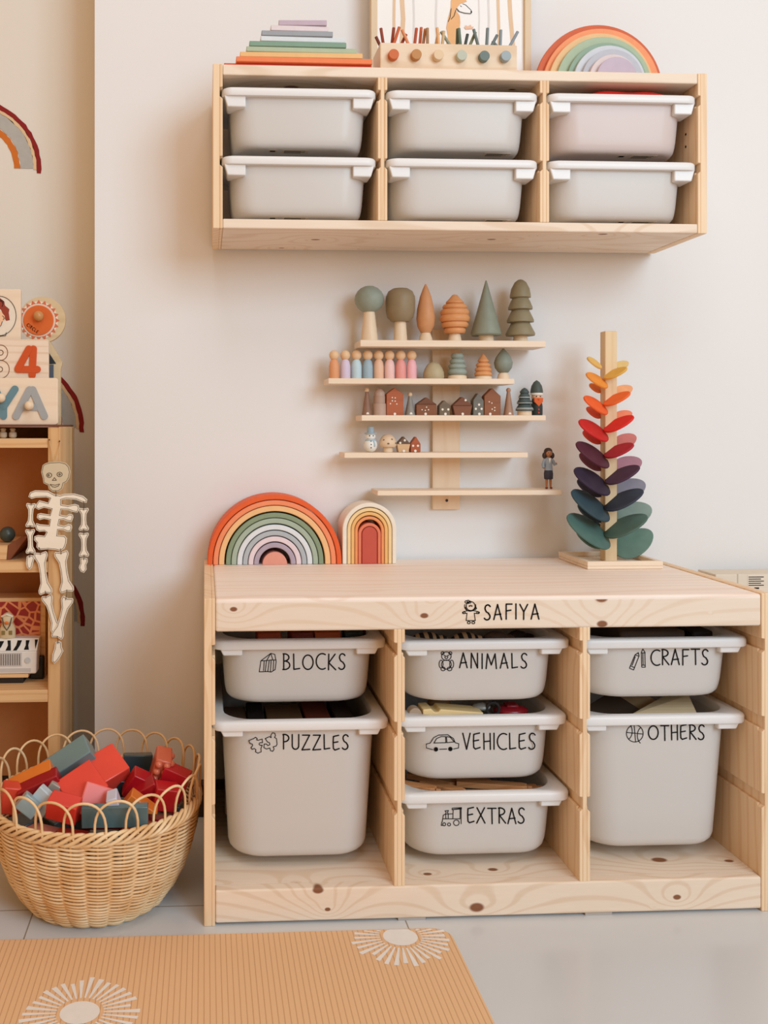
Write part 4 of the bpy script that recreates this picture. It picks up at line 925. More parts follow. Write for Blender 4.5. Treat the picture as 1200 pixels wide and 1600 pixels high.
m = MB(); p = at(686, 1098, -.26); m.ball(p, .018, sx=1.2, sy=.8, sz=.7); item('tan_toy_car', m, paint((150, 112, 72), .5), 'tan rounded toy car behind the wooden truck in the VEHICLES tray', 'toy vehicle', gv)
m = MB(); p = at(770, 1108, -.35); m.tube([(p[0]+.011*cos(a), p[1], p[2]+.011*sin(a)) for a in [2*pi*i/20 for i in range(20)]], .003, 8, closed=True); item('rubber_ring', m, paint((40, 38, 38), .6), 'black rubber toy ring beside the red toy car', 'toy', gv)
# extras tray: train tracks
gt = 'wooden train tracks in the EXTRAS tray'
def track(u, v, Y, L_, rz, label, ry=0, c=0):
    p = at(u, v, Y); w = .02; m = MB()
    base = [(-L_/2, -w/2), (L_/2-.008, -w/2), (L_/2, -w/2+.004), (L_/2-.003, 0), (L_/2, w/2-.004), (L_/2-.008, w/2), (-L_/2, w/2)]
    pts = [(p[0]+a*cos(rz)-b*sin(rz), p[1]+a*sin(rz)+b*cos(rz)) for a, b in base]
    m.zprism(pts, p[2]-.010, p[2]); m.tube([(p[0]+cos(rz)*(L_/2), p[1]+sin(rz)*(L_/2), p[2]-.005), (p[0]+cos(rz)*(L_/2+.008), p[1]+sin(rz)*(L_/2+.008), p[2]-.005)], .0035, 10)
    item('train_track', m, wood('track_wood', 'x', (196, 140, 92), (166, 108, 64)), label, 'toy train track', gt, smooth=False, bevel=.001)
track(650, 1225, -.36, .07, -.5, 'short train track at the far left of the EXTRAS tray')
track(675, 1213, -.30, .09, -.6, 'train track lying behind the left end of the EXTRAS tray')
track(692, 1226, -.355, .08, -.7, 'train track with notched end, left middle of the EXTRAS tray')
track(722, 1214, -.30, .10, -.4, 'train track reaching back at the middle of the EXTRAS tray')
track(768, 1222, -.345, .12, -.25, 'longest train track running right across the EXTRAS tray')
track(760, 1237, -.375, .10, -.1, 'train track lowest at the front of the EXTRAS tray')
track(818, 1230, -.35, .06, .3, 'short train track with notched end at the right of the EXTRAS tray')
# crafts and others
m = MB(); p = at(1000, 998, -.3); m.box(p[0]-.05, p[0]+.07, -.33, -.2, .37, .440); item('craft_roll', m, paint((92, 72, 58), .7), 'dark brown craft bundle inside the CRAFTS tray', 'craft supplies', bevel=.006)
m = MB(); p = at(1095, 998, -.3); m.box(p[0]-.03, p[0]+.012, -.33, -.2, .37, .438); item('craft_box', m, paint((52, 46, 44), .7), 'black craft box inside the CRAFTS tray', 'craft supplies', bevel=.004)
A = at(985, 1117, -.375); B = at(1090, 1117, -.375); Cq = at(1076, 1086, -.30); D_ = at(1040, 1086, -.28)
m = MB(); v = [A, B, Cq, D_]; m.add([(q[0], q[1], q[2]) for q in v]+[(q[0], q[1]+.002, q[2]-.006) for q in v], [(0,1,2,3),(7,6,5,4),(0,4,5,1),(1,5,6,2),(2,6,7,3),(3,7,4,0)])
item('wooden_board', m, wood('pale_board', 'x', (232, 210, 172), (214, 186, 142)), 'pale board leaning out of the OTHERS tray', 'board', smooth=False)
m = MB(); p = at(965, 1108, -.34); m.obox((p[0], p[1]+.02, p[2]-.012), .085, .07, .008, .35, -.25, .5); item('picture_book', m, paint((70, 54, 42), .5), 'dark brown flat book at the left in the OTHERS tray', 'book', bevel=.001)
m = MB(); p = at(1000, 1100, -.31); m.obox((p[0], p[1]+.02, p[2]-.008), .075, .06, .006, .35, -.3, .6); item('picture_book', m, paint((180, 150, 112), .5), 'tan flat book between the dark book and pale board in the OTHERS tray', 'book', bevel=.001)
for (u, v, c, nm) in ((950, 1250, (224,120,70), 'orange'), (1040, 1290, (226,140,100), 'salmon'), (985, 1240, (190,205,225), 'pale blue')):
    p = at(u, v, -.37); m = MB(); m.ball((p[0], -.33, max(.11, p[2])), .032); item('play_ball', m, paint(c, .5), '%s soft ball showing faintly through the OTHERS tray' % nm, 'ball', 'balls inside the OTHERS tray')

# ------------------------------------------------------------ basket of blocks
bx = at(152, 1300, -.33)[0]; by = -.335
bk = empty('wicker_basket', (bx, by, 0), 'round woven wicker basket with looped rim full of coloured blocks, on the floor', 'basket')
def wick_mat(n, c1, c2):
    m, N, L, P = nodes_of(n); tc = N.new('ShaderNodeTexCoord'); no = N.new('ShaderNodeTexNoise'); no.inputs['Scale'].default_value = 25; no.inputs['Detail'].default_value = 5
    L.new(tc.outputs['Object'], no.inputs['Vector']); cr = N.new('ShaderNodeValToRGB'); cr.color_ramp.elements[0].color = lin(c1); cr.color_ramp.elements[1].color = lin(c2); cr.color_ramp.elements[0].position = .35; cr.color_ramp.elements[1].position = .65
    L.new(no.outputs['Fac'], cr.inputs[0]); L.new(cr.outputs[0], P.inputs['Base Color']); P.inputs['Roughness'].default_value = .45; return m
WK = wick_mat('willow', (224, 182, 128), (240, 214, 172)); WS = wick_mat('willow_stakes', (206, 154, 92), (222, 176, 116))
BZ = .172
def brad(z):
    prof = [(0, .104), (.008, .116), (.03, .132), (.06, .148), (.09, .159), (.12, .167), (.15, .1715), (.172, .173), (.2, .174)]
    for (a, ra), (b, rb_) in zip(prof, prof[1:]):
        if z <= b: return ra+(rb_-ra)*(z-a)/(b-a)
    return prof[-1][1]
NS = 26; m = MB(); rows = 26; nper = 7
for j in range(rows):
    z = .0035+(BZ-.016)*j/(rows-1); r0 = brad(z)
    for strand in (0, 1):
        pts = []; NN = NS*nper
        for i in range(NN):
            a = 2*pi*i/NN; w_ = NS/2*a+pi*strand; c_ = cos(w_); rr = r0+.0036*(abs(c_)**.7)*(1 if c_ > 0 else -1)
            pts.append((bx+rr*cos(a), by+rr*sin(a), z-.0011*abs(sin(w_))*(1 if sin(w_) > 0 else -1)+.0005*sin(7*a+j*1.3)))
        m.tube(pts, .0021, 6, closed=True)
obj('woven_wall', m, WK, bk, angle=80)
m = MB()
for i in range(NS):
    a = 2*pi*i/NS; m.tube([(bx+brad(z)*cos(a), by+brad(z)*sin(a), z) for z in [.002+.0213*k for k in range(9)]], .0028, 6)
obj('stakes', m, WS, bk, angle=80)
m = MB()
for ph in range(5):       # twisted rope border
    pts = []
    for i in range(170):
        a = 2*pi*i/170; t = a*13+ph*2*pi/5; rr = .1735+.0048*cos(t); pts.append((bx+rr*cos(a), by+rr*sin(a), BZ-.004+.0085*sin(t)*1.0))
    m.tube(pts, .0032, 6, closed=True)
obj('twisted_border', m, WK, bk, angle=80)
m = MB(); m.lathe((bx, by, 0), [(.10, .001), (.10, .006)], 40); obj('basket_bottom', m, WS, bk)
NLP = 22
for i in range(NLP):
    a0 = 2*pi*(i-.18)/NLP; a1 = 2*pi*(i+1.18)/NLP; m = MB(); pts = []
    for k in range(17):
        t = k/16; 
        th = pi*t; aa = (a0+a1)/2-(a1-a0)/2*cos(th); hh = .056*sin(th)**.62 if 0 < k < 16 else 0
        rr = .172+.004*(1 if k > 8 else -1)*cos(th)**2+.005*sin(th)
        pts.append((bx+rr*cos(aa), by+rr*sin(aa), BZ-.002+hh))
    m.tube(pts, .0021, 8); obj('rim_loop', m, WK, bk, angle=80)
# blocks in the basket
gb = 'coloured building blocks in the basket'
def clear(c, rough=.25):
    key = ('clear', c)
    if key in MC: return MC[key]
    m, N, L, P = nodes_of('glossy_block'); tc = N.new('ShaderNodeTexCoord'); no = N.new('ShaderNodeTexNoise'); no.inputs['Scale'].default_value = 14; L.new(tc.outputs['Object'], no.inputs['Vector'])
    mx = N.new('ShaderNodeMixRGB'); L.new(no.outputs['Fac'], mx.inputs[0]); mx.inputs[1].default_value = lin(tuple(v*.9 for v in c)); mx.inputs[2].default_value = lin(tuple(min(255, v*1.08) for v in c)); L.new(mx.outputs[0], P.inputs['Base Color'])
    P.inputs['Roughness'].default_value = rough; P.inputs['Specular IOR Level'].default_value = .5; MC[key] = m; return m
def blk_(u, v, Y, s, rot, c, label, name='building_block', bev=.002):
    p = at(u, v, Y); m = MB(); m.obox(p, s[0], s[1], s[2], *rot); item(name, m, clear(c), label, 'toy block', gb, bevel=bev)
blk_(110, 1192, -.33, (.085, .045, .038), (.5, -.55, .15), (112, 140, 144), 'teal grey brick tilted up at the back left of the basket')
blk_(163, 1205, -.34, (.068, .06, .036), (.55, -.35, .5), (232, 78, 62), 'bright coral brick at the centre top of the basket')
blk_(130, 1235, -.40, (.065, .06, .045), (.6, -.42, .5), (224, 70, 56), 'coral red brick in front of the topmost coral one')
blk_(150, 1252, -.43, (.050, .02, .05), (-.35, .35, .1), (236, 120, 116), 'pinkish coral block face up in the front middle of the basket')
blk_(100, 1262, -.455, (.05, .03, .034), (.3, .2, -.2), (222, 62, 48), 'low red block behind the front left loops')
blk_(215, 1205, -.27, (.052, .03, .06), (-.15, .03, .1), (44, 66, 72), 'dark teal block standing at the back of the basket')
blk_(192, 1226, -.33, (.03, .03, .03), (.2, .1, .3), (34, 56, 60), 'small dark teal cube right of the coral bricks')
blk_(50, 1218, -.38, (.075, .035, .02), (.4, -.42, .1), (222, 124, 46), 'orange roof-shaped slab at the left of the basket')
blk_(62, 1228, -.40, (.07, .03, .025), (.2, -.40, .1), (158, 22, 34), 'deep red slab under the orange one')
blk_(16, 1246, -.40, (.03, .03, .045), (.1, .2, .3), (220, 74, 52), 'red-orange block at the far left edge of the basket')
blk_(45, 1258, -.44, (.034, .018, .028), (0, .75, .2), (150, 172, 176), 'pale grey-green pointed block at the front left')
blk_(66, 1252, -.43, (.036, .016, .04), (0, .7, -.2), (190, 210, 220), 'pale blue zigzag block at the front left')
blk_(84, 1238, -.41, (.028, .014, .034), (.2, .6, .1), (158, 152, 142), 'taupe block behind the pale blue zigzag')
blk_(180, 1258, -.455, (.018, .03, .04), (.2, -.3, 0), (206, 210, 232), 'lilac white edge of a block beside the pink one')
blk_(215, 1226, -.36, (.036, .03, .045), (.3, .5, .2), (176, 22, 34), 'deep red block right of the centre')
blk_(232, 1240, -.38, (.04, .03, .04), (.2, -.5, .1), (168, 20, 32), 'deep red block behind the front right loops')
blk_(272, 1222, -.36, (.045, .03, .05), (.1, .35, -.2), (180, 24, 38), 'crimson block at the right edge of the basket')
blk_(258, 1244, -.39, (.04, .03, .04), (.2, .2, .2), (190, 32, 38), 'red block low at the right under the crimson one')
p = at(218, 1252, -.43); m = MB(); m.prism([(p[0]-.036, p[2]-.014), (p[0]+.03, p[2]-.016), (p[0]-.012, p[2]+.016)], -.445, -.41); item('building_block', m, clear((226, 128, 52)), 'orange wedge block behind the front loops', 'toy block', gb, bevel=.0015)
p = at(180, 1274, -.468); m = MB(); m.obox(p, .104, .016, .034, .1, 0, 0); 
item('building_block', m, clear((86, 112, 118), .12), 'long grey teal bar lying along the front rim of the basket', 'toy block', gb, bevel=.0015)
p = at(250, 1200, -.34); r = empty('bumpy_block', (p[0], p[1], p[2]-.03), 'terracotta block covered in round studs at the back right of the basket', 'toy block', gb)
m = MB(); m.obox(p, .028, .04, .062, .35, .25, .1); obj('block_body', m, clear((206, 104, 76)), r, bevel=.003)
m = MB(); from mathutils import Euler
Rm = Euler((.35, .25, .1)).to_matrix()
for i in range(2):
    for j in range(4):
        q = Vector(p)+Rm @ Vector((-.007+.014*i, -.02, -.022+.0148*j)); m.ball(q, .0062, n=14, k=8)
        q = Vector(p)+Rm @ Vector((.014, -.012+.02*i, -.022+.0148*j)); m.ball(q, .0062, n=14, k=8)
obj('studs', m, clear((214, 118, 90)), r)
# the deeper layer the visible blocks rest on
bedr = random.Random(3)
bc = [((196, 60, 44), 'brick red'), ((96, 118, 122), 'grey teal'), ((214, 120, 60), 'orange'), ((158, 30, 38), 'deep red'), ((70, 90, 96), 'dark slate'), ((222, 120, 112), 'salmon')]
wh = ['near the right side', 'towards the back', 'near the left side', 'under the front bar', 'low at the front right', 'behind the middle', 'at the back left', 'low at the front left', 'at the centre']
for k in range(14):
    a = -pi/2+(k-6.5)*.42 if k < 14 else 0; rr = .128
    m = MB(); m.obox((bx+rr*cos(a), by+rr*sin(a), .140), .05, .036, .038, bedr.uniform(-.2, .2), bedr.uniform(-.2, .2), a+pi/2+bedr.uniform(-.3, .3))
    c, cn_ = bc[k % 6]
    item('building_block', m, clear(c), '%s block in the lower layer, %s of the basket' % (cn_, ['back left','left, behind','left','left, before','front left','front, far left','front, left of middle','front, right of middle','front, far right','front right','right, before','right','right, behind','back right'][k]), 'toy block', gb, bevel=.002)
for k in range(5):
    a = k*1.257; m = MB(); m.obox((bx+.06*cos(a), by+.06*sin(a), .132), .06, .05, .05, bedr.uniform(-.2, .2), bedr.uniform(-.2, .2), a)
    c, cn_ = bc[(k*2+1) % 6]
    item('building_block', m, clear(c), '%s block deep in the middle of the basket, %s' % (cn_, ['towards the right','towards the back','towards the back left','towards the front left','towards the front'][k]), 'toy block', gb, bevel=.002)

# ------------------------------------------------------------ play mat
mx1, my1, mz = .388, -.486, .008
def mat_mat():
    m, N, L, P = nodes_of('ribbed_orange_mat'); tc = N.new('ShaderNodeTexCoord'); sp = N.new('ShaderNodeSeparateXYZ'); L.new(tc.outputs['Object'], sp.inputs[0])
    def mt(op, a, b=None):
        n = N.new('ShaderNodeMath'); n.operation = op
        for i, v in enumerate((a, b)):
            if v is None: continue
            if isinstance(v, (int, float)): n.inputs[i].default_value = v
            else: L.new(v, n.inputs[i])
        return n.outputs[0]
    fr = mt('ABSOLUTE', mt('SUBTRACT', mt('FRACT', mt('MULTIPLY', sp.outputs[0], 120)), .5))
    mr = N.new('ShaderNodeMapRange'); mr.inputs['From Min'].default_value = .36; mr.inputs['From Max'].default_value = .5; L.new(fr, mr.inputs['Value'])
    mx = N.new('ShaderNodeMixRGB'); L.new(mt('MULTIPLY', mr.outputs[0], .75), mx.inputs[0]); mx.inputs[1].default_value = lin((230, 190, 148)); mx.inputs[2].default_value = lin((198, 150, 108))
    L.new(mx.outputs[0], P.inputs['Base Color']); P.inputs['Roughness'].default_value = .7; P.inputs['Specular IOR Level'].default_value = .2
    b = N.new('ShaderNodeBump'); b.invert = True; b.inputs['Strength'].default_value = .5; b.inputs['Distance'].default_value = .001; L.new(mr.outputs[0], b.inputs['Height']); L.new(b.outputs[0], P.inputs['Normal'])
    return m
MM = mat_mat(); MW = paint((234, 232, 230), .7, .2, 'mat_print_white')
mr_ = empty('play_mat', (-.2, -1.0, 0), 'orange ribbed play mat with white sunburst prints on the tiled floor', 'mat')
m = MB(); m.zprism([(a, b) for a, b, c in rrect(-1.1, mx1, -1.7, my1, .03, 0, 8)], .0003, mz); obj('mat_sheet', m, MM, mr_, smooth=False, bevel=.002, seg=2)
def sun(cx, cy, seed):
    m = MB(); rnd = random.Random(seed); z = mz+.0003
    inside = lambda x, y: x < mx1-.003 and y < my1-.003 and (x-(mx1-.03) <= 0 or y-(my1-.03) <= 0 or sqrt((x-mx1+.03)**2+(y-my1+.03)**2) < .028)
    def polyc(pts):
        pts = [(min(x, mx1-.003), min(y, my1-.003)) for x, y in pts]; m.add([(x, y, z) for x, y in pts], [tuple(range(len(pts)))])
    polyc([(cx+.027*cos(2*pi*k/40), cy+.025*sin(2*pi*k/40)) for k in range(40)])
    n = 34
    for k in range(n):
        a = 2*pi*k/n; r1 = .076+rnd.uniform(-.008, .006); w0, w1 = .0012, .0034+rnd.uniform(-.0005, .0008)
        r = r1
        while r > .034 and not inside(cx+r*cos(a), cy+r*sin(a)): r -= .001
        if r <= .036: continue
        c_, s_ = cos(a), sin(a); polyc([(cx+.032*c_-w0*-s_, cy+.032*s_-w0*c_), (cx+r*c_-w1*-s_, cy+r*s_-w1*c_), (cx+r*c_+w1*-s_, cy+r*s_+w1*c_), (cx+.032*c_+w0*-s_, cy+.032*s_+w0*c_)])
    obj('sunburst_print', m, MW, mr_, smooth=False, fixn=False, label='white sunburst print')
sun(.3055, -.510, 1); sun(-.168, -.675, 2)

# ------------------------------------------------------------ toy shelf in the alcove
PS = -.10                      # front plane of the toy shelf
sx1 = at(94, 800, PS)[0]; sx0 = sx1-.024
ts_ = empty('toy_shelf', (sx0-.35, PS+.16, 0), 'honey-coloured pine open shelf standing in the alcove left of the basket', 'shelf')
zt4 = CAM[2]-.0015
m = MB(); m.box(sx0, sx1, PS, PS+.045, 0, zt4); obj('post', m, SHZ, ts_, smooth=False, bevel=.002)
m = MB(); m.box(sx0+.003, sx1-.001, PS+.0455, PS+.155, 0, zt4); obj('side_board', m, wood('side_board_pine', 'z', (232, 200, 156), (210, 170, 118), knotty=.05), ts_, smooth=False, bevel=.001)
m = MB(); m.box(sx0, sx1, PS+.1555, PS+.20, 0, zt4); obj('post', m, SHZ, ts_, smooth=False, bevel=.002)
xl = sx0-.75
m = MB(); m.box(xl-.024, xl, PS, PS+.20, 0, zt4); obj('side_board', m, SHZ, ts_, smooth=False, bevel=.002)
for (va, vb) in ((685, 700), (878, 895), (1079, 1098)):
    m = MB(); m.box(xl, sx0, PS+.002, PS+.189, at(40, vb, PS)[2], at(40, va, PS)[2]); obj('shelf_board', m, SHX, ts_, smooth=False, bevel=.0015)
m = MB(); m.box(xl, sx1-.002, PS-.002, PS+.198, zt4+.0002, zt4+.004); obj('top_board', m, paint((120, 62, 40), .5), ts_, smooth=False, label='thin reddish top board')
m = MB(); m.box(xl, sx0, PS+.19, PS+.196, .05, zt4-.001); obj('back_panel', m, paint((186, 128, 82), .7, .2, 'brown_hardboard'), ts_, smooth=False, label='brown back panel')
SZ1 = zt4+.004
# name puzzle
NP = PS+.012
def zat(v, Y): return at(40, v, Y)[2]
X = lambda u, Y: at(u, 600, Y)[0]
npz = empty('name_puzzle', (X(20, NP), NP, SZ1), 'pale wooden name puzzle board with grey-blue letters Y and A at the shelf edge', 'puzzle')
m = MB(); x1 = X(90, NP); x0 = X(-150, NP); zz1 = zat(590.5, NP)
m.prism([(a, b) for a, b, c in [(q[0], q[1], 0) for q in rrect(x0, x1, SZ1+.0003, zz1, .005, 0, 5)]], NP, NP+.012); obj('puzzle_board', m, BIRCH, npz, smooth=False, bevel=.001)
def letter(strokes, w, c, Yf, root, name='letter', th=.006, lab=None):
    """fat rounded strokes joined into one solid letter"""
    m = MB()
    for i_, (a, b, a2, b2) in enumerate(strokes):
        Yq = Yf+i_*.0004; s = mpp(a, Yf); p = at(a, b, Yf); q = at(a2, b2, Yf); ang = atan2(q[2]-p[2], q[0]-p[0]); r = w*s
        pts = [(q[0]+r*cos(ang-pi/2+pi*k/10), q[2]+r*sin(ang-pi/2+pi*k/10)) for k in range(11)]+[(p[0]+r*cos(ang+pi/2+pi*k/10), p[2]+r*sin(ang+pi/2+pi*k/10)) for k in range(11)]
        m.prism(pts, Yq, Yq+th)
    return obj(name, m, paint(c, .5, .3, 'letter_paint'), root, smooth=False, label=lab)
LY = NP-.0035
lA = letter([(46,609,25,650),(51,609,69,650),(34,636,61,636)], 5.6, (164,168,170), LY, npz, lab='grey letter A')
lY = letter([(23,608,6,634),(-8,608,5,634),(5,634,5,650)], 5.6, (104,140,152), LY, npz, lab='teal blue letter Y')
for (u, v, lt) in ((47,634,lA), (3,622,lY)):
    p = at(u, v, LY); m = MB(); m.ball((p[0], LY-.010, p[2]), 7.2*mpp(u, LY), n=20, k=12); m.tube([(p[0], LY-.008, p[2]), (p[0], LY, p[2])], .003, 10); obj('knob', m, TURN, lt)
# number puzzle
NQ = NP+.022
nq = empty('number_puzzle', (X(20, NQ), NQ, SZ1), 'pine number puzzle board with a red-orange 4 standing behind the name puzzle', 'puzzle')
m = MB(); m.prism([(q[0], q[1]) for q in rrect(X(-150, NQ), X(75.5, NQ), SZ1+.0003, zat(530, NQ), .003, 0, 4)], NQ, NQ+.012); obj('puzzle_board', m, PX, nq, smooth=False, bevel=.001)
letter([(45,545,28,576),(28,577,58,577),(52,545,50,586)], 5.4, (204,84,38), NQ-.0035, nq, lab='red-orange number 4')
m = MB(); mfq = lambda u, v: at(u, v, NQ-.0005)
ribbons(m, [ell(1, 551, 11, 12, -120, 120), ell(1, 577, 13.5, 14, -120, 120), ell(1, 551, 4), ell(0, 577, 4)], .55, mfq, paint((150, 96, 58), .7)); obj('number_outline', m, None, nq, smooth=False, fixn=False)
# head card
NR = NQ+.020
nr_ = empty('face_puzzle', (X(10, NR), NR, SZ1), 'pale square board with a round picture of a red-haired child', 'puzzle')
m = MB(); m.prism([(q[0], q[1]) for q in rrect(X(-80, NR), X(32.5, NR), SZ1+.0003, zat(452, NR), .003, 0, 4)], NR, NR+.010); obj('puzzle_board', m, BIRCH, nr_, smooth=False, bevel=.001)
m = MB(); mq = lambda dy: (lambda u, v: at(u, v, NR-dy)); SKN = paint((240, 196, 160), .6); HR = paint((150, 58, 40), .6); WT = paint((232, 222, 206), .6)
zq = lambda a, b: (a/6.157, 440+b/6.157)
m.add([mq(.0005)(*zq(-10+165*cos(t), 330+190*sin(t))) for t in [2*pi*k/36 for k in range(36)]], [tuple(range(36))], WT)
m.add([mq(.0009)(*zq(a, b)) for a, b in [(-120,180),(-60,150),(0,158),(40,190),(48,230),(90,265),(84,300),(94,370),(60,378),(40,345),(30,320),(10,270),(-40,240),(-100,300)]], [tuple(range(14))], HR)
m.add([mq(.0012)(*zq(a, b)) for a, b in [(-110,280),(-60,235),(-10,270),(20,300),(45,330),(46,370),(22,384),(10,420),(-30,450),(-80,440)]], [tuple(range(10))], SKN)
ribbons(m, [[zq(a, b) for a, b in ln] for ln in [arcp(-10,330,165,190,-100,100,30)[::-1], [(60,490),(55,520),(0,525)], [(22,330),(34,336),(40,355),(30,368)], [(22,384),(10,420),(-10,440)], [(0,170),(30,210),(20,240)], [(0,190),(20,180),(40,200)]]], .42, mq(.0016), INK)
obj('child_drawing', m, None, nr_, smooth=False, fixn=False)
# sun circle shape puzzle over a house outline
NS_ = NR+.016
shp = empty('shape_puzzle', (X(66, NS_), NS_, SZ1), 'house-shaped wooden board topped by an orange CIRCLE disc with a round knob', 'puzzle')
s = mpp(66, NS_); cc = at(66, 499.5, NS_); zq = lambda a, b: (a/6.157, 440+b/6.157)
m = MB(); m.prism([(cc[0]+36*s*cos(t), cc[2]+36*s*sin(t)) for t in [2*pi*k/44 for k in range(44)]], NS_, NS_+.010)
hp = [(at(*zq(a, b), NS_)) for a, b in [(380,520),(480,575),(545,680),(600,780),(582,850),(582,1000),(582,1390),(380,1390)]]
m.prism([(q[0], max(q[2], SZ1+.0003)) for q in hp], NS_+.0005, NS_+.0095); obj('puzzle_board', m, wood('shape_board', 'x', (216, 196, 160), (196, 172, 132), ring=30), shp, smooth=False)
m = MB(); m.add([at(*zq(a, b), NS_-.0004) for a, b in [(462,670),(540,790),(462,795)]], [(0,1,2)], paint((40,44,48), .6)); m.add([at(*zq(a, b), NS_-.0004) for a, b in [(462,800),(516,798),(516,925),(462,925)]], [(0,1,2,3)], paint((82,92,104), .6))
obj('house_print', m, None, shp, smooth=False, fixn=False)
m = MB(); cs = at(60.5, 500.5, NS_-.001); st = []
for k in range(40):
    rr = (32 if k % 2 == 0 else 26)*s; t = 2*pi*k/40; st.append((cs[0]+rr*cos(t), cs[2]+rr*sin(t)))
m.prism([(cs[0]+29.5*s*cos(t), cs[2]+29.5*s*sin(t)) for t in [2*pi*k/40 for k in range(40)]], NS_-.0006, NS_, paint((232,222,202), .6)); m.prism(st, NS_-.001, NS_-.0005, paint((206,108,74), .6))
m.prism([(cs[0]+26*s*cos(t), cs[2]+26*s*sin(t)) for t in [2*pi*k/40 for k in range(40)]], NS_-.0014, NS_-.0008, paint((226,206,186), .6)); obj('sun_rays', m, None, shp, smooth=False)
m = MB(); m.prism([(cs[0]+23.3*s*cos(t), cs[2]+23.3*s*sin(t)) for t in [2*pi*k/40 for k in range(40)]], NS_-.004, NS_-.0014); obj('circle_piece', m, paint((214,104,44), .5, .35), shp, smooth=False, bevel=.0008, label='orange circle piece')
m = MB(); kp = at(60.5, 494, NS_-.01); m.ball((kp[0], NS_-.013, kp[2]), 8*s); m.tube([(kp[0], NS_-.012, kp[2]), (kp[0], NS_-.004, kp[2])], .003, 10); obj('knob', m, paint((196,140,84), .35, .5, 'varnished_knob'), shp)
m = MB(); wl = word_lines('CIRCLE', 0, 20.5, 0, 4.6, 0); ca, sa = cos(radians(36)), sin(radians(36))
wl = [[(44+x*ca-y*sa, 505+x*sa+y*ca) for x, y in ln] for ln in wl]; ribbons(m, wl, .5, lambda u, v: at(u, v, NS_-.0044), paint((110,40,20), .6)); obj('lettering', m, None, shp, smooth=False, fixn=False, label='small word CIRCLE')

# wooden figures under the top board
for k, (u, c) in enumerate(((5, (214,164,106)), (20, (206,152,96)))):
    Y = PS+.04; x = X(u, Y); s = mpp(u, Y); m = MB(); zb0 = zat(685, PS)+.0004
    m.lathe((x, Y, zb0), [(4*s, 0), (6*s, 2*s), (6*s, 8*s), (3*s, 11*s), (4.6*s, 12.5*s), (4*s, 15*s), (.5*s, 16*s)], 18); item('wooden_peg', m, TURN, 'turned wooden peg on the upper rail, %s' % ('cut by the photo edge' if k == 0 else 'nearer the post'), 'toy peg', 'turned pegs under the shelf top')
# middle level: tray with ball
Y = PS+.03; zs2 = zat(878, PS)
m = MB(); mm_ = [(X(-60, Y), zs2+.0004), (X(8, Y), zs2+.0004), (X(38, Y), zat(840, Y)), (X(30, Y), zat(838, Y)), (X(12, Y), zat(851, Y)), (X(-60, Y), zat(851, Y))]
m.prism([(X(-60,Y), zs2+.0004), (X(10,Y), zs2+.0004), (X(12,Y), zat(852,Y)), (X(-60,Y), zat(852,Y))], Y, Y+.15)
tr = empty('wooden_tray', (X(0, Y), Y+.07, zs2), 'slant-ended wooden tray on the middle shelf board', 'tray'); obj('tray_front', m, SHX, tr, smooth=False, bevel=.001)
m = MB(); m.prism([(X(10.5,Y), zs2+.0004), (X(16,Y), zs2+.0004), (X(44,Y), zat(838,Y)), (X(36,Y), zat(838,Y)), (X(12.5,Y), zat(851.5,Y))], Y, Y+.15); obj('slanted_end', m, paint((128,72,46), .5, .3, 'dark_red_wood'), tr, smooth=False, bevel=.001, label='dark reddish slanted end')
p = at(10, 838, Y+.04); m = MB(); m.ball((p[0], Y+.05, zat(852, Y)+.0165), .016); item('toy_ball', m, paint((62, 74, 68), .35, .5), 'dark green-grey ball resting on the wooden tray', 'ball')
# third level: giraffe print case, figure, keyboard, wooden box, dark speaker
zs3 = zat(1079, PS)
Y = PS+.10
gc = empty('giraffe_print_case', (X(25, Y), Y, zs3), 'wooden case with red giraffe-pattern front on the lower shelf board', 'toy case')
m = MB(); g0, g1_, gz0, gz1 = X(-60,Y), X(71,Y), zs3+.0005, zat(934,Y)
m.box(g0, g1_, Y, Y+.06, gz0, gz1); m_ = obj('case', m, SHX, gc, smooth=False, bevel=.001)
def gir():
    m, N, L, P = nodes_of('giraffe_pattern'); tc = N.new('ShaderNodeTexCoord'); v = N.new('ShaderNodeTexVoronoi'); v.feature = 'DISTANCE_TO_EDGE'; v.inputs['Scale'].default_value = 52
    sv = N.new('ShaderNodeVectorMath'); sv.operation = 'MULTIPLY'; sv.inputs[1].default_value = (1, 0, 1); L.new(tc.outputs['Object'], sv.inputs[0]); L.new(sv.outputs[0], v.inputs['Vector'])
    cr = N.new('ShaderNodeValToRGB'); cr.color_ramp.elements[0].color = lin((234, 150, 100)); cr.color_ramp.elements[1].color = lin((158, 34, 34)); cr.color_ramp.elements[0].position = .07; cr.color_ramp.elements[1].position = .11
    L.new(v.outputs[0], cr.inputs[0]); L.new(cr.outputs[0], P.inputs['Base Color']); P.inputs['Roughness'].default_value = .4; return m
m = MB(); m.box(g0+.004, X(63,Y), Y-.0015, Y, gz0+.004, zat(940,Y)); obj('patterned_front', m, gir(), gc, smooth=False, label='red giraffe-pattern panel')
Y = PS+.05
ky = empty('toy_keyboard', (X(20,Y), Y, zs3), 'white toy keyboard with zebra-striped keys and a grille, on the lower shelf', 'toy keyboard')
kz0, kz1 = zat(1053,Y), zat(1017,Y)
m = MB(); m.prism([(X(-50,Y), kz0), (X(56.5,Y), kz0), (X(57.5,Y), kz1), (X(-50,Y), kz1)], Y, Y+.045); obj('case', m, paint((226,222,216), .35, .5, 'white_plastic_case'), ky, smooth=False, bevel=.003)
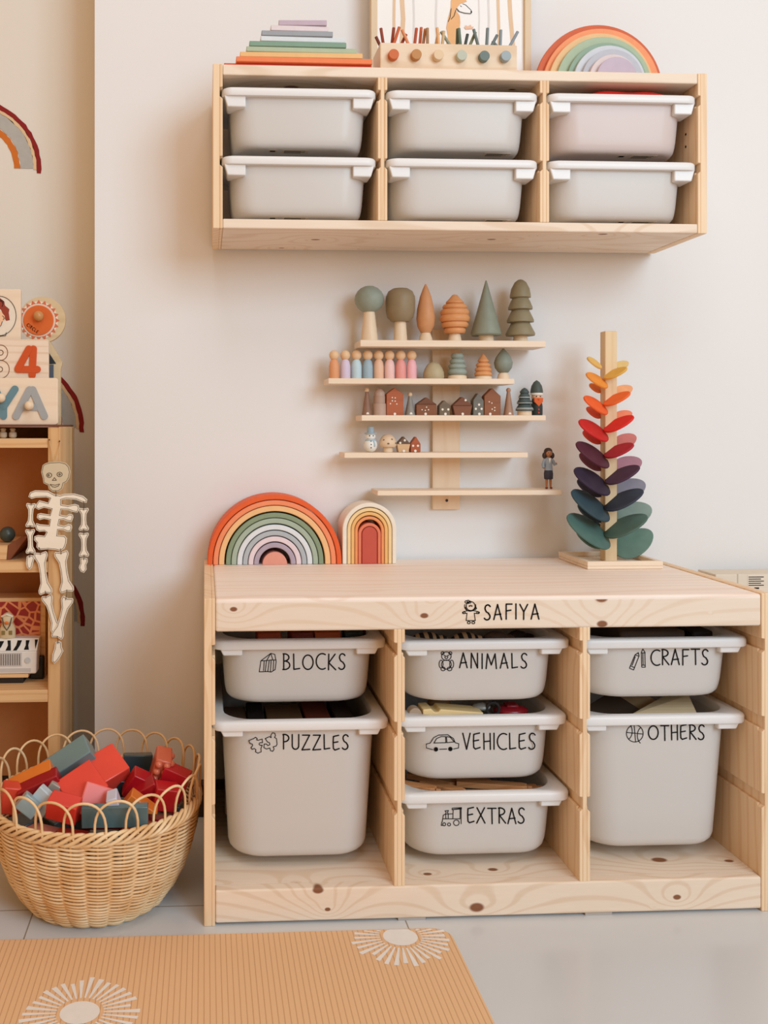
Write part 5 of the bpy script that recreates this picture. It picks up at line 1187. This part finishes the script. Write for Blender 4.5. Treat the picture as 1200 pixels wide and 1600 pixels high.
m = MB(); pa, pb = at(57.5, 1017, Y), at(61, 997, Y+.02); m.add([(X(-50,Y), Y, kz1), (pa[0], Y, kz1), (pb[0], Y+.02, pb[2]), (X(-50,Y), Y+.02, pb[2]), (X(-50,Y), Y+.045, kz1), (pa[0], Y+.045, kz1), (pb[0], Y+.045, pb[2]), (X(-50,Y), Y+.045, pb[2])], [(0,1,2,3),(4,7,6,5),(3,2,6,7),(1,5,6,2),(0,3,7,4),(0,4,5,1)])
obj('key_bed', m, paint((230,226,218), .35, .5), ky, smooth=False)
m = MB(); kk = lambda u, v: (lambda t: (X(u,Y), Y-.0008+.02*t, kz1+(pb[2]-kz1)*t))(max(0, min(1, (1017-v)/20.0)))
for pts in ([(9,1000),(14,1000),(17,1016),(8.5,1016),(11,1008)], [(25,1000),(32,1000),(30,1008),(26,1016),(20,1016),(24,1008)], [(38,1000),(44,1000),(43,1008),(45,1015),(37,1015),(39,1008)], [(52,999),(57,999),(55,1014),(53.5,1008)], [(-4,1001),(4,1001),(1,1010),(-3,1016),(-8,1016)]):
    m.add([kk(a, b) for a, b in pts], [tuple(range(len(pts)))])
obj('black_keys', m, INK, ky, smooth=False, fixn=False)
m = MB(); GR = paint((196,192,188), .5); GD = paint((120,112,106), .5); m.box(X(-8,Y), X(34,Y), Y-.0006, Y+.001, zat(1041,Y), zat(1019.5,Y), GR)
for k in range(10): u = 0.5+k*3.6-3; m.box(X(u,Y), X(u+1.6,Y), Y-.0012, Y-.0004, zat(1039,Y), zat(1021.5,Y), GD)
m.box(X(-20,Y), X(48,Y), Y-.0008, Y+.001, zat(1049.5,Y), zat(1044,Y), GR); obj('speaker_grille', m, None, ky, smooth=False)
p = at(43, 1031.5, Y); m = MB(); s = mpp(43, Y); m.tube([(p[0], Y+.002, p[2]), (p[0], Y-.002, p[2])], 4.4*s, 24); obj('dial', m, paint((190,194,196), .4), ky)
m = MB(); m.box(X(-60,Y), X(44,Y), Y, Y+.05, zs3+.012, kz0-.0004); item('wooden_riser', m, SHX, 'flat pine box under the white toy keyboard', 'box', smooth=False, bevel=.001)
m = MB(); m.box(X(-60,Y), X(36,Y), Y+.004, Y+.05, zs3+.0003, zs3+.0117); item('black_case', m, paint((34,30,30), .5), 'thin black case beneath the pine box on the lower shelf', 'box', bevel=.001)
m = MB(); m.box(X(46,Y+.03), X(68,Y+.03), Y+.03, Y+.047, zs3+.0004, zat(1032,Y)); item('black_speaker', m, paint((24,28,30), .4), 'small black box between the toy keyboard and the shelf post', 'box', bevel=.003)
# little explorer figure
Y = PS+.075; fx = X(12, Y); s = mpp(12, Y); fz = pb[2]+.0004
fg = empty('explorer_figurine', (fx, Y, fz), 'wooden figurine in a beige hooded coat standing on the toy keyboard', 'figurine')
s_ = s; KH = paint((206,184,146), .6); zf = lambda v: fz+(997-v)*s_
m = MB(); m.lathe((fx, Y, fz), [(12.4*s_, 0), (12.4*s_, 14*s_), (10*s_, 20*s_), (7*s_, 24*s_)], 24, sy=.5); obj('coat', m, KH, fg)
m = MB(); m.ball((fx, Y, zf(968)), 9.4*s_, sx=1, sy=.8, sz=1.15); obj('hood', m, paint((216,198,162), .6), fg)
m = MB(); m.ball((fx, Y-.006, zf(970)), 6*s_, sy=.4, sz=1.0); obj('face', m, paint((214,160,112), .6), fg)
m = MB(); m.ball((fx, Y-.0095, zf(972)), 2.6*s_, sy=.5, sz=.8); obj('orange_nose', m, paint((232,118,40), .6), fg)
m = MB(); m.tube([(fx-8.5*s_, Y-.005, zf(963)), (fx, Y-.0105, zf(959)), (fx+8.5*s_, Y-.005, zf(963))], 1.6*s_, 8); obj('hat_brim', m, paint((238,228,208), .6), fg)
m = MB(); m.tube([(fx-7*s_, Y-.007, zf(965)), (fx-5*s_, Y-.0095, zf(976)), (fx, Y-.0085, zf(984)), (fx+5*s_, Y-.0095, zf(976)), (fx+7*s_, Y-.007, zf(965))], .8*s_, 6); obj('hood_edge', m, paint((74,62,50), .6), fg)
for k in (-1, 1):
    m = MB(); m.box(fx+k*5.5*s_-2.6*s_, fx+k*5.5*s_+2.6*s_, Y-6.6*s_, Y-5.4*s_, zf(991), zf(985)); obj('pocket', m, paint((134,114,64), .6), fg)

# ------------------------------------------------------------ jointed skeleton hanging on the shelf post
SK_Y = PS-.010; TH = .003
sk = empty('skeleton_decoration', at(88, 1000, SK_Y), 'jointed pale wooden skeleton hanging on a cord from the shelf post', 'hanging decoration')
BONE = wood('bone_ply', 'x', (246, 238, 222), (236, 224, 202), ring=30, contrast=.3); GRVE = paint((96, 78, 58), .7, .1, 'engraved_line'); SKU = wood('skull_ply', 'x', (214, 200, 172), (202, 186, 154), ring=30, contrast=.3)
def Z6(pts): return [(x/3.2, 680+y/3.2) for x, y in pts]
def plate(name, pts, mat=None, dy=0, inset=.82, lines=(), parent=sk, lw=.35):
    P = Z6(pts); m = MB(); Y0 = SK_Y+dy; m.prism([(at(u, v, Y0)[0], at(u, v, Y0)[2]) for u, v in P], Y0, Y0+TH, mat or BONE)
    if inset:
        cu = sum(p[0] for p in P)/len(P); cv = sum(p[1] for p in P)/len(P)
        ip = []
        for i, p in enumerate(P):
            a, b = P[i-1], P[(i+1) % len(P)]; tx, ty = b[0]-a[0], b[1]-a[1]; l = sqrt(tx*tx+ty*ty) or 1; nx, ny = -ty/l, tx/l
            ar = sum(P[k][0]*P[(k+1) % len(P)][1]-P[(k+1) % len(P)][0]*P[k][1] for k in range(len(P)))
            sg_ = 1 if ar > 0 else -1; ip.append((p[0]+nx*1.5*sg_, p[1]+ny*1.5*sg_))
        ribbons(m, [ip+[ip[0]]], lw, lambda u, v: at(u, v, Y0-.0004), GRVE)
    if lines: ribbons(m, [Z6(l) for l in lines], .45, lambda u, v: at(u, v, Y0-.0005), GRVE)
    return obj(name, m, None, parent, smooth=False, fixn=False)
def bone_pts(p0, p1, w, we=None):
    (x0, y0), (x1, y1) = p0, p1; L = sqrt((x1-x0)**2+(y1-y0)**2); tx, ty = (x1-x0)/L, (y1-y0)/L; nx, ny = -ty, tx; we = we or w
    prof = [(0,.42),(.03,.52),(.1,.54),(.17,.44),(.27,.29),(.5,.25),(.73,.29),(.83,.44),(.9,.54),(.97,.52),(1,.42)]
    a = [(x0+tx*L*t+nx*w*h, y0+ty*L*t+ny*w*h) for t, h in prof]; b = [(x0+tx*L*t-nx*w*h, y0+ty*L*t-ny*w*h) for t, h in prof[::-1]]
    mid1 = (x1-tx*L*.03, y1-ty*L*.03); mid0 = (x0+tx*L*.03, y0+ty*L*.03)
    return a+[mid1]+b+[mid0]
plate('skull', [(213,150),(228,140),(250,134),(300,132),(330,140),(346,158),(352,184),(346,214),(334,234),(318,242),(312,268),(292,282),(262,282),(246,270),(240,250),(218,240),(214,216),(206,185)], SKU, dy=-.001,
      lines=[ell(246,200,13,11), ell(298,196,13,11), ell(243,200,4,4), ell(298,196,4,4), [(262,226),(272,212),(282,225),(262,226)], [(250,246),(262,258),(276,260),(292,254),(298,244),(276,250),(250,246)]])
torso = [(150,286),(175,276),(240,278),(272,296),(300,300),(320,294),(370,292),(415,304),(436,322),(432,338),(414,336),(380,322),(330,318),(306,324),(306,346),(340,352),(372,344),(392,350),(396,366),(388,386),(368,384),(340,374),(306,372),(300,398),(330,404),(346,394),(364,398),(366,412),(358,432),(338,430),(318,422),(298,424),
         (292,448),(320,454),(342,444),(358,450),(360,464),(352,482),(334,482),(318,474),(290,474),(286,500),(322,502),(334,516),(332,540),(322,566),(302,580),(280,574),(240,570),(196,574),(182,560),(184,538),(170,524),(172,506),(190,500),(222,504),(232,486),(222,480),(196,482),(182,474),(176,456),(182,440),(198,446),(246,450),(250,424),(220,418),(198,424),(184,412),(188,394),(202,390),(250,398),(258,370),(220,362),(192,372),(176,362),(180,346),(196,326),(240,338),(250,316),(230,310),(180,312),(158,318),(142,308)]
plate('rib_cage', torso)
bones = [('arm_bone',(155,340),(151,460),44),('arm_bone',(150,470),(153,592),44),('arm_bone',(418,364),(419,477),46),('arm_bone',(418,488),(420,608),46),('leg_bone',(201,584),(229,796),64),('leg_bone',(304,580),(336,786),66),('leg_bone',(340,810),(283,1016),56)]
for (nm, a, b, w) in bones: plate(nm, bone_pts(a, b, w))
plate('leg_bone', bone_pts((231,800),(285,985),52), dy=.004)
plate('hand', [(134,606),(150,600),(166,602),(172,616),(164,640),(160,660),(148,672),(136,664),(130,640)])
plate('hand', [(400,616),(418,612),(436,616),(438,634),(430,650),(432,672),(420,688),(404,682),(394,662),(402,640)])
plate('foot', [(276,1036),(292,1030),(306,1036),(308,1060),(316,1080),(304,1104),(288,1128),(272,1142),(260,1130),(262,1096),(272,1068)])
cm = paint((72, 58, 44), .8, .1, 'dark_cord'); m = MB()
for (a, b) in (((278,276),(280,306)),((155,322),(156,350)),((150,452),(151,478)),((150,584),(148,612)),((418,330),(418,376)),((418,470),(418,498)),((420,598),(418,624)),((196,560),(203,598)),((302,566),(305,596)),((226,778),(230,816)),((334,772),(328,824)),((286,1006),(290,1044))):
    pa_, pb_ = Z6([a, b]); q0, q1 = at(*pa_, SK_Y-.001), at(*pb_, SK_Y-.001); mid = ((q0[0]+q1[0])/2+.0008, SK_Y-.002, (q0[2]+q1[2])/2); m.tube([q0, mid, q1], .0005, 6)
obj('joint_cords', m, cm, sk)
m = MB(); a, b, c_ = at(77, 688, SK_Y+.006), at(85.5, 725, SK_Y), at(95, 690, SK_Y+.006); m.tube([a, b], .0007, 6); m.tube([b, c_], .0007, 6); obj('hanging_cord', m, paint((206,178,136), .8), sk)
m = MB(); m.tube([at(77, 688, PS+.002), at(77, 687, SK_Y+.004)], .0012, 8); m.tube([at(93, 690, PS+.002), at(93, 689, SK_Y+.004)], .0012, 8); obj('hanging_nails', m, cm, sk)
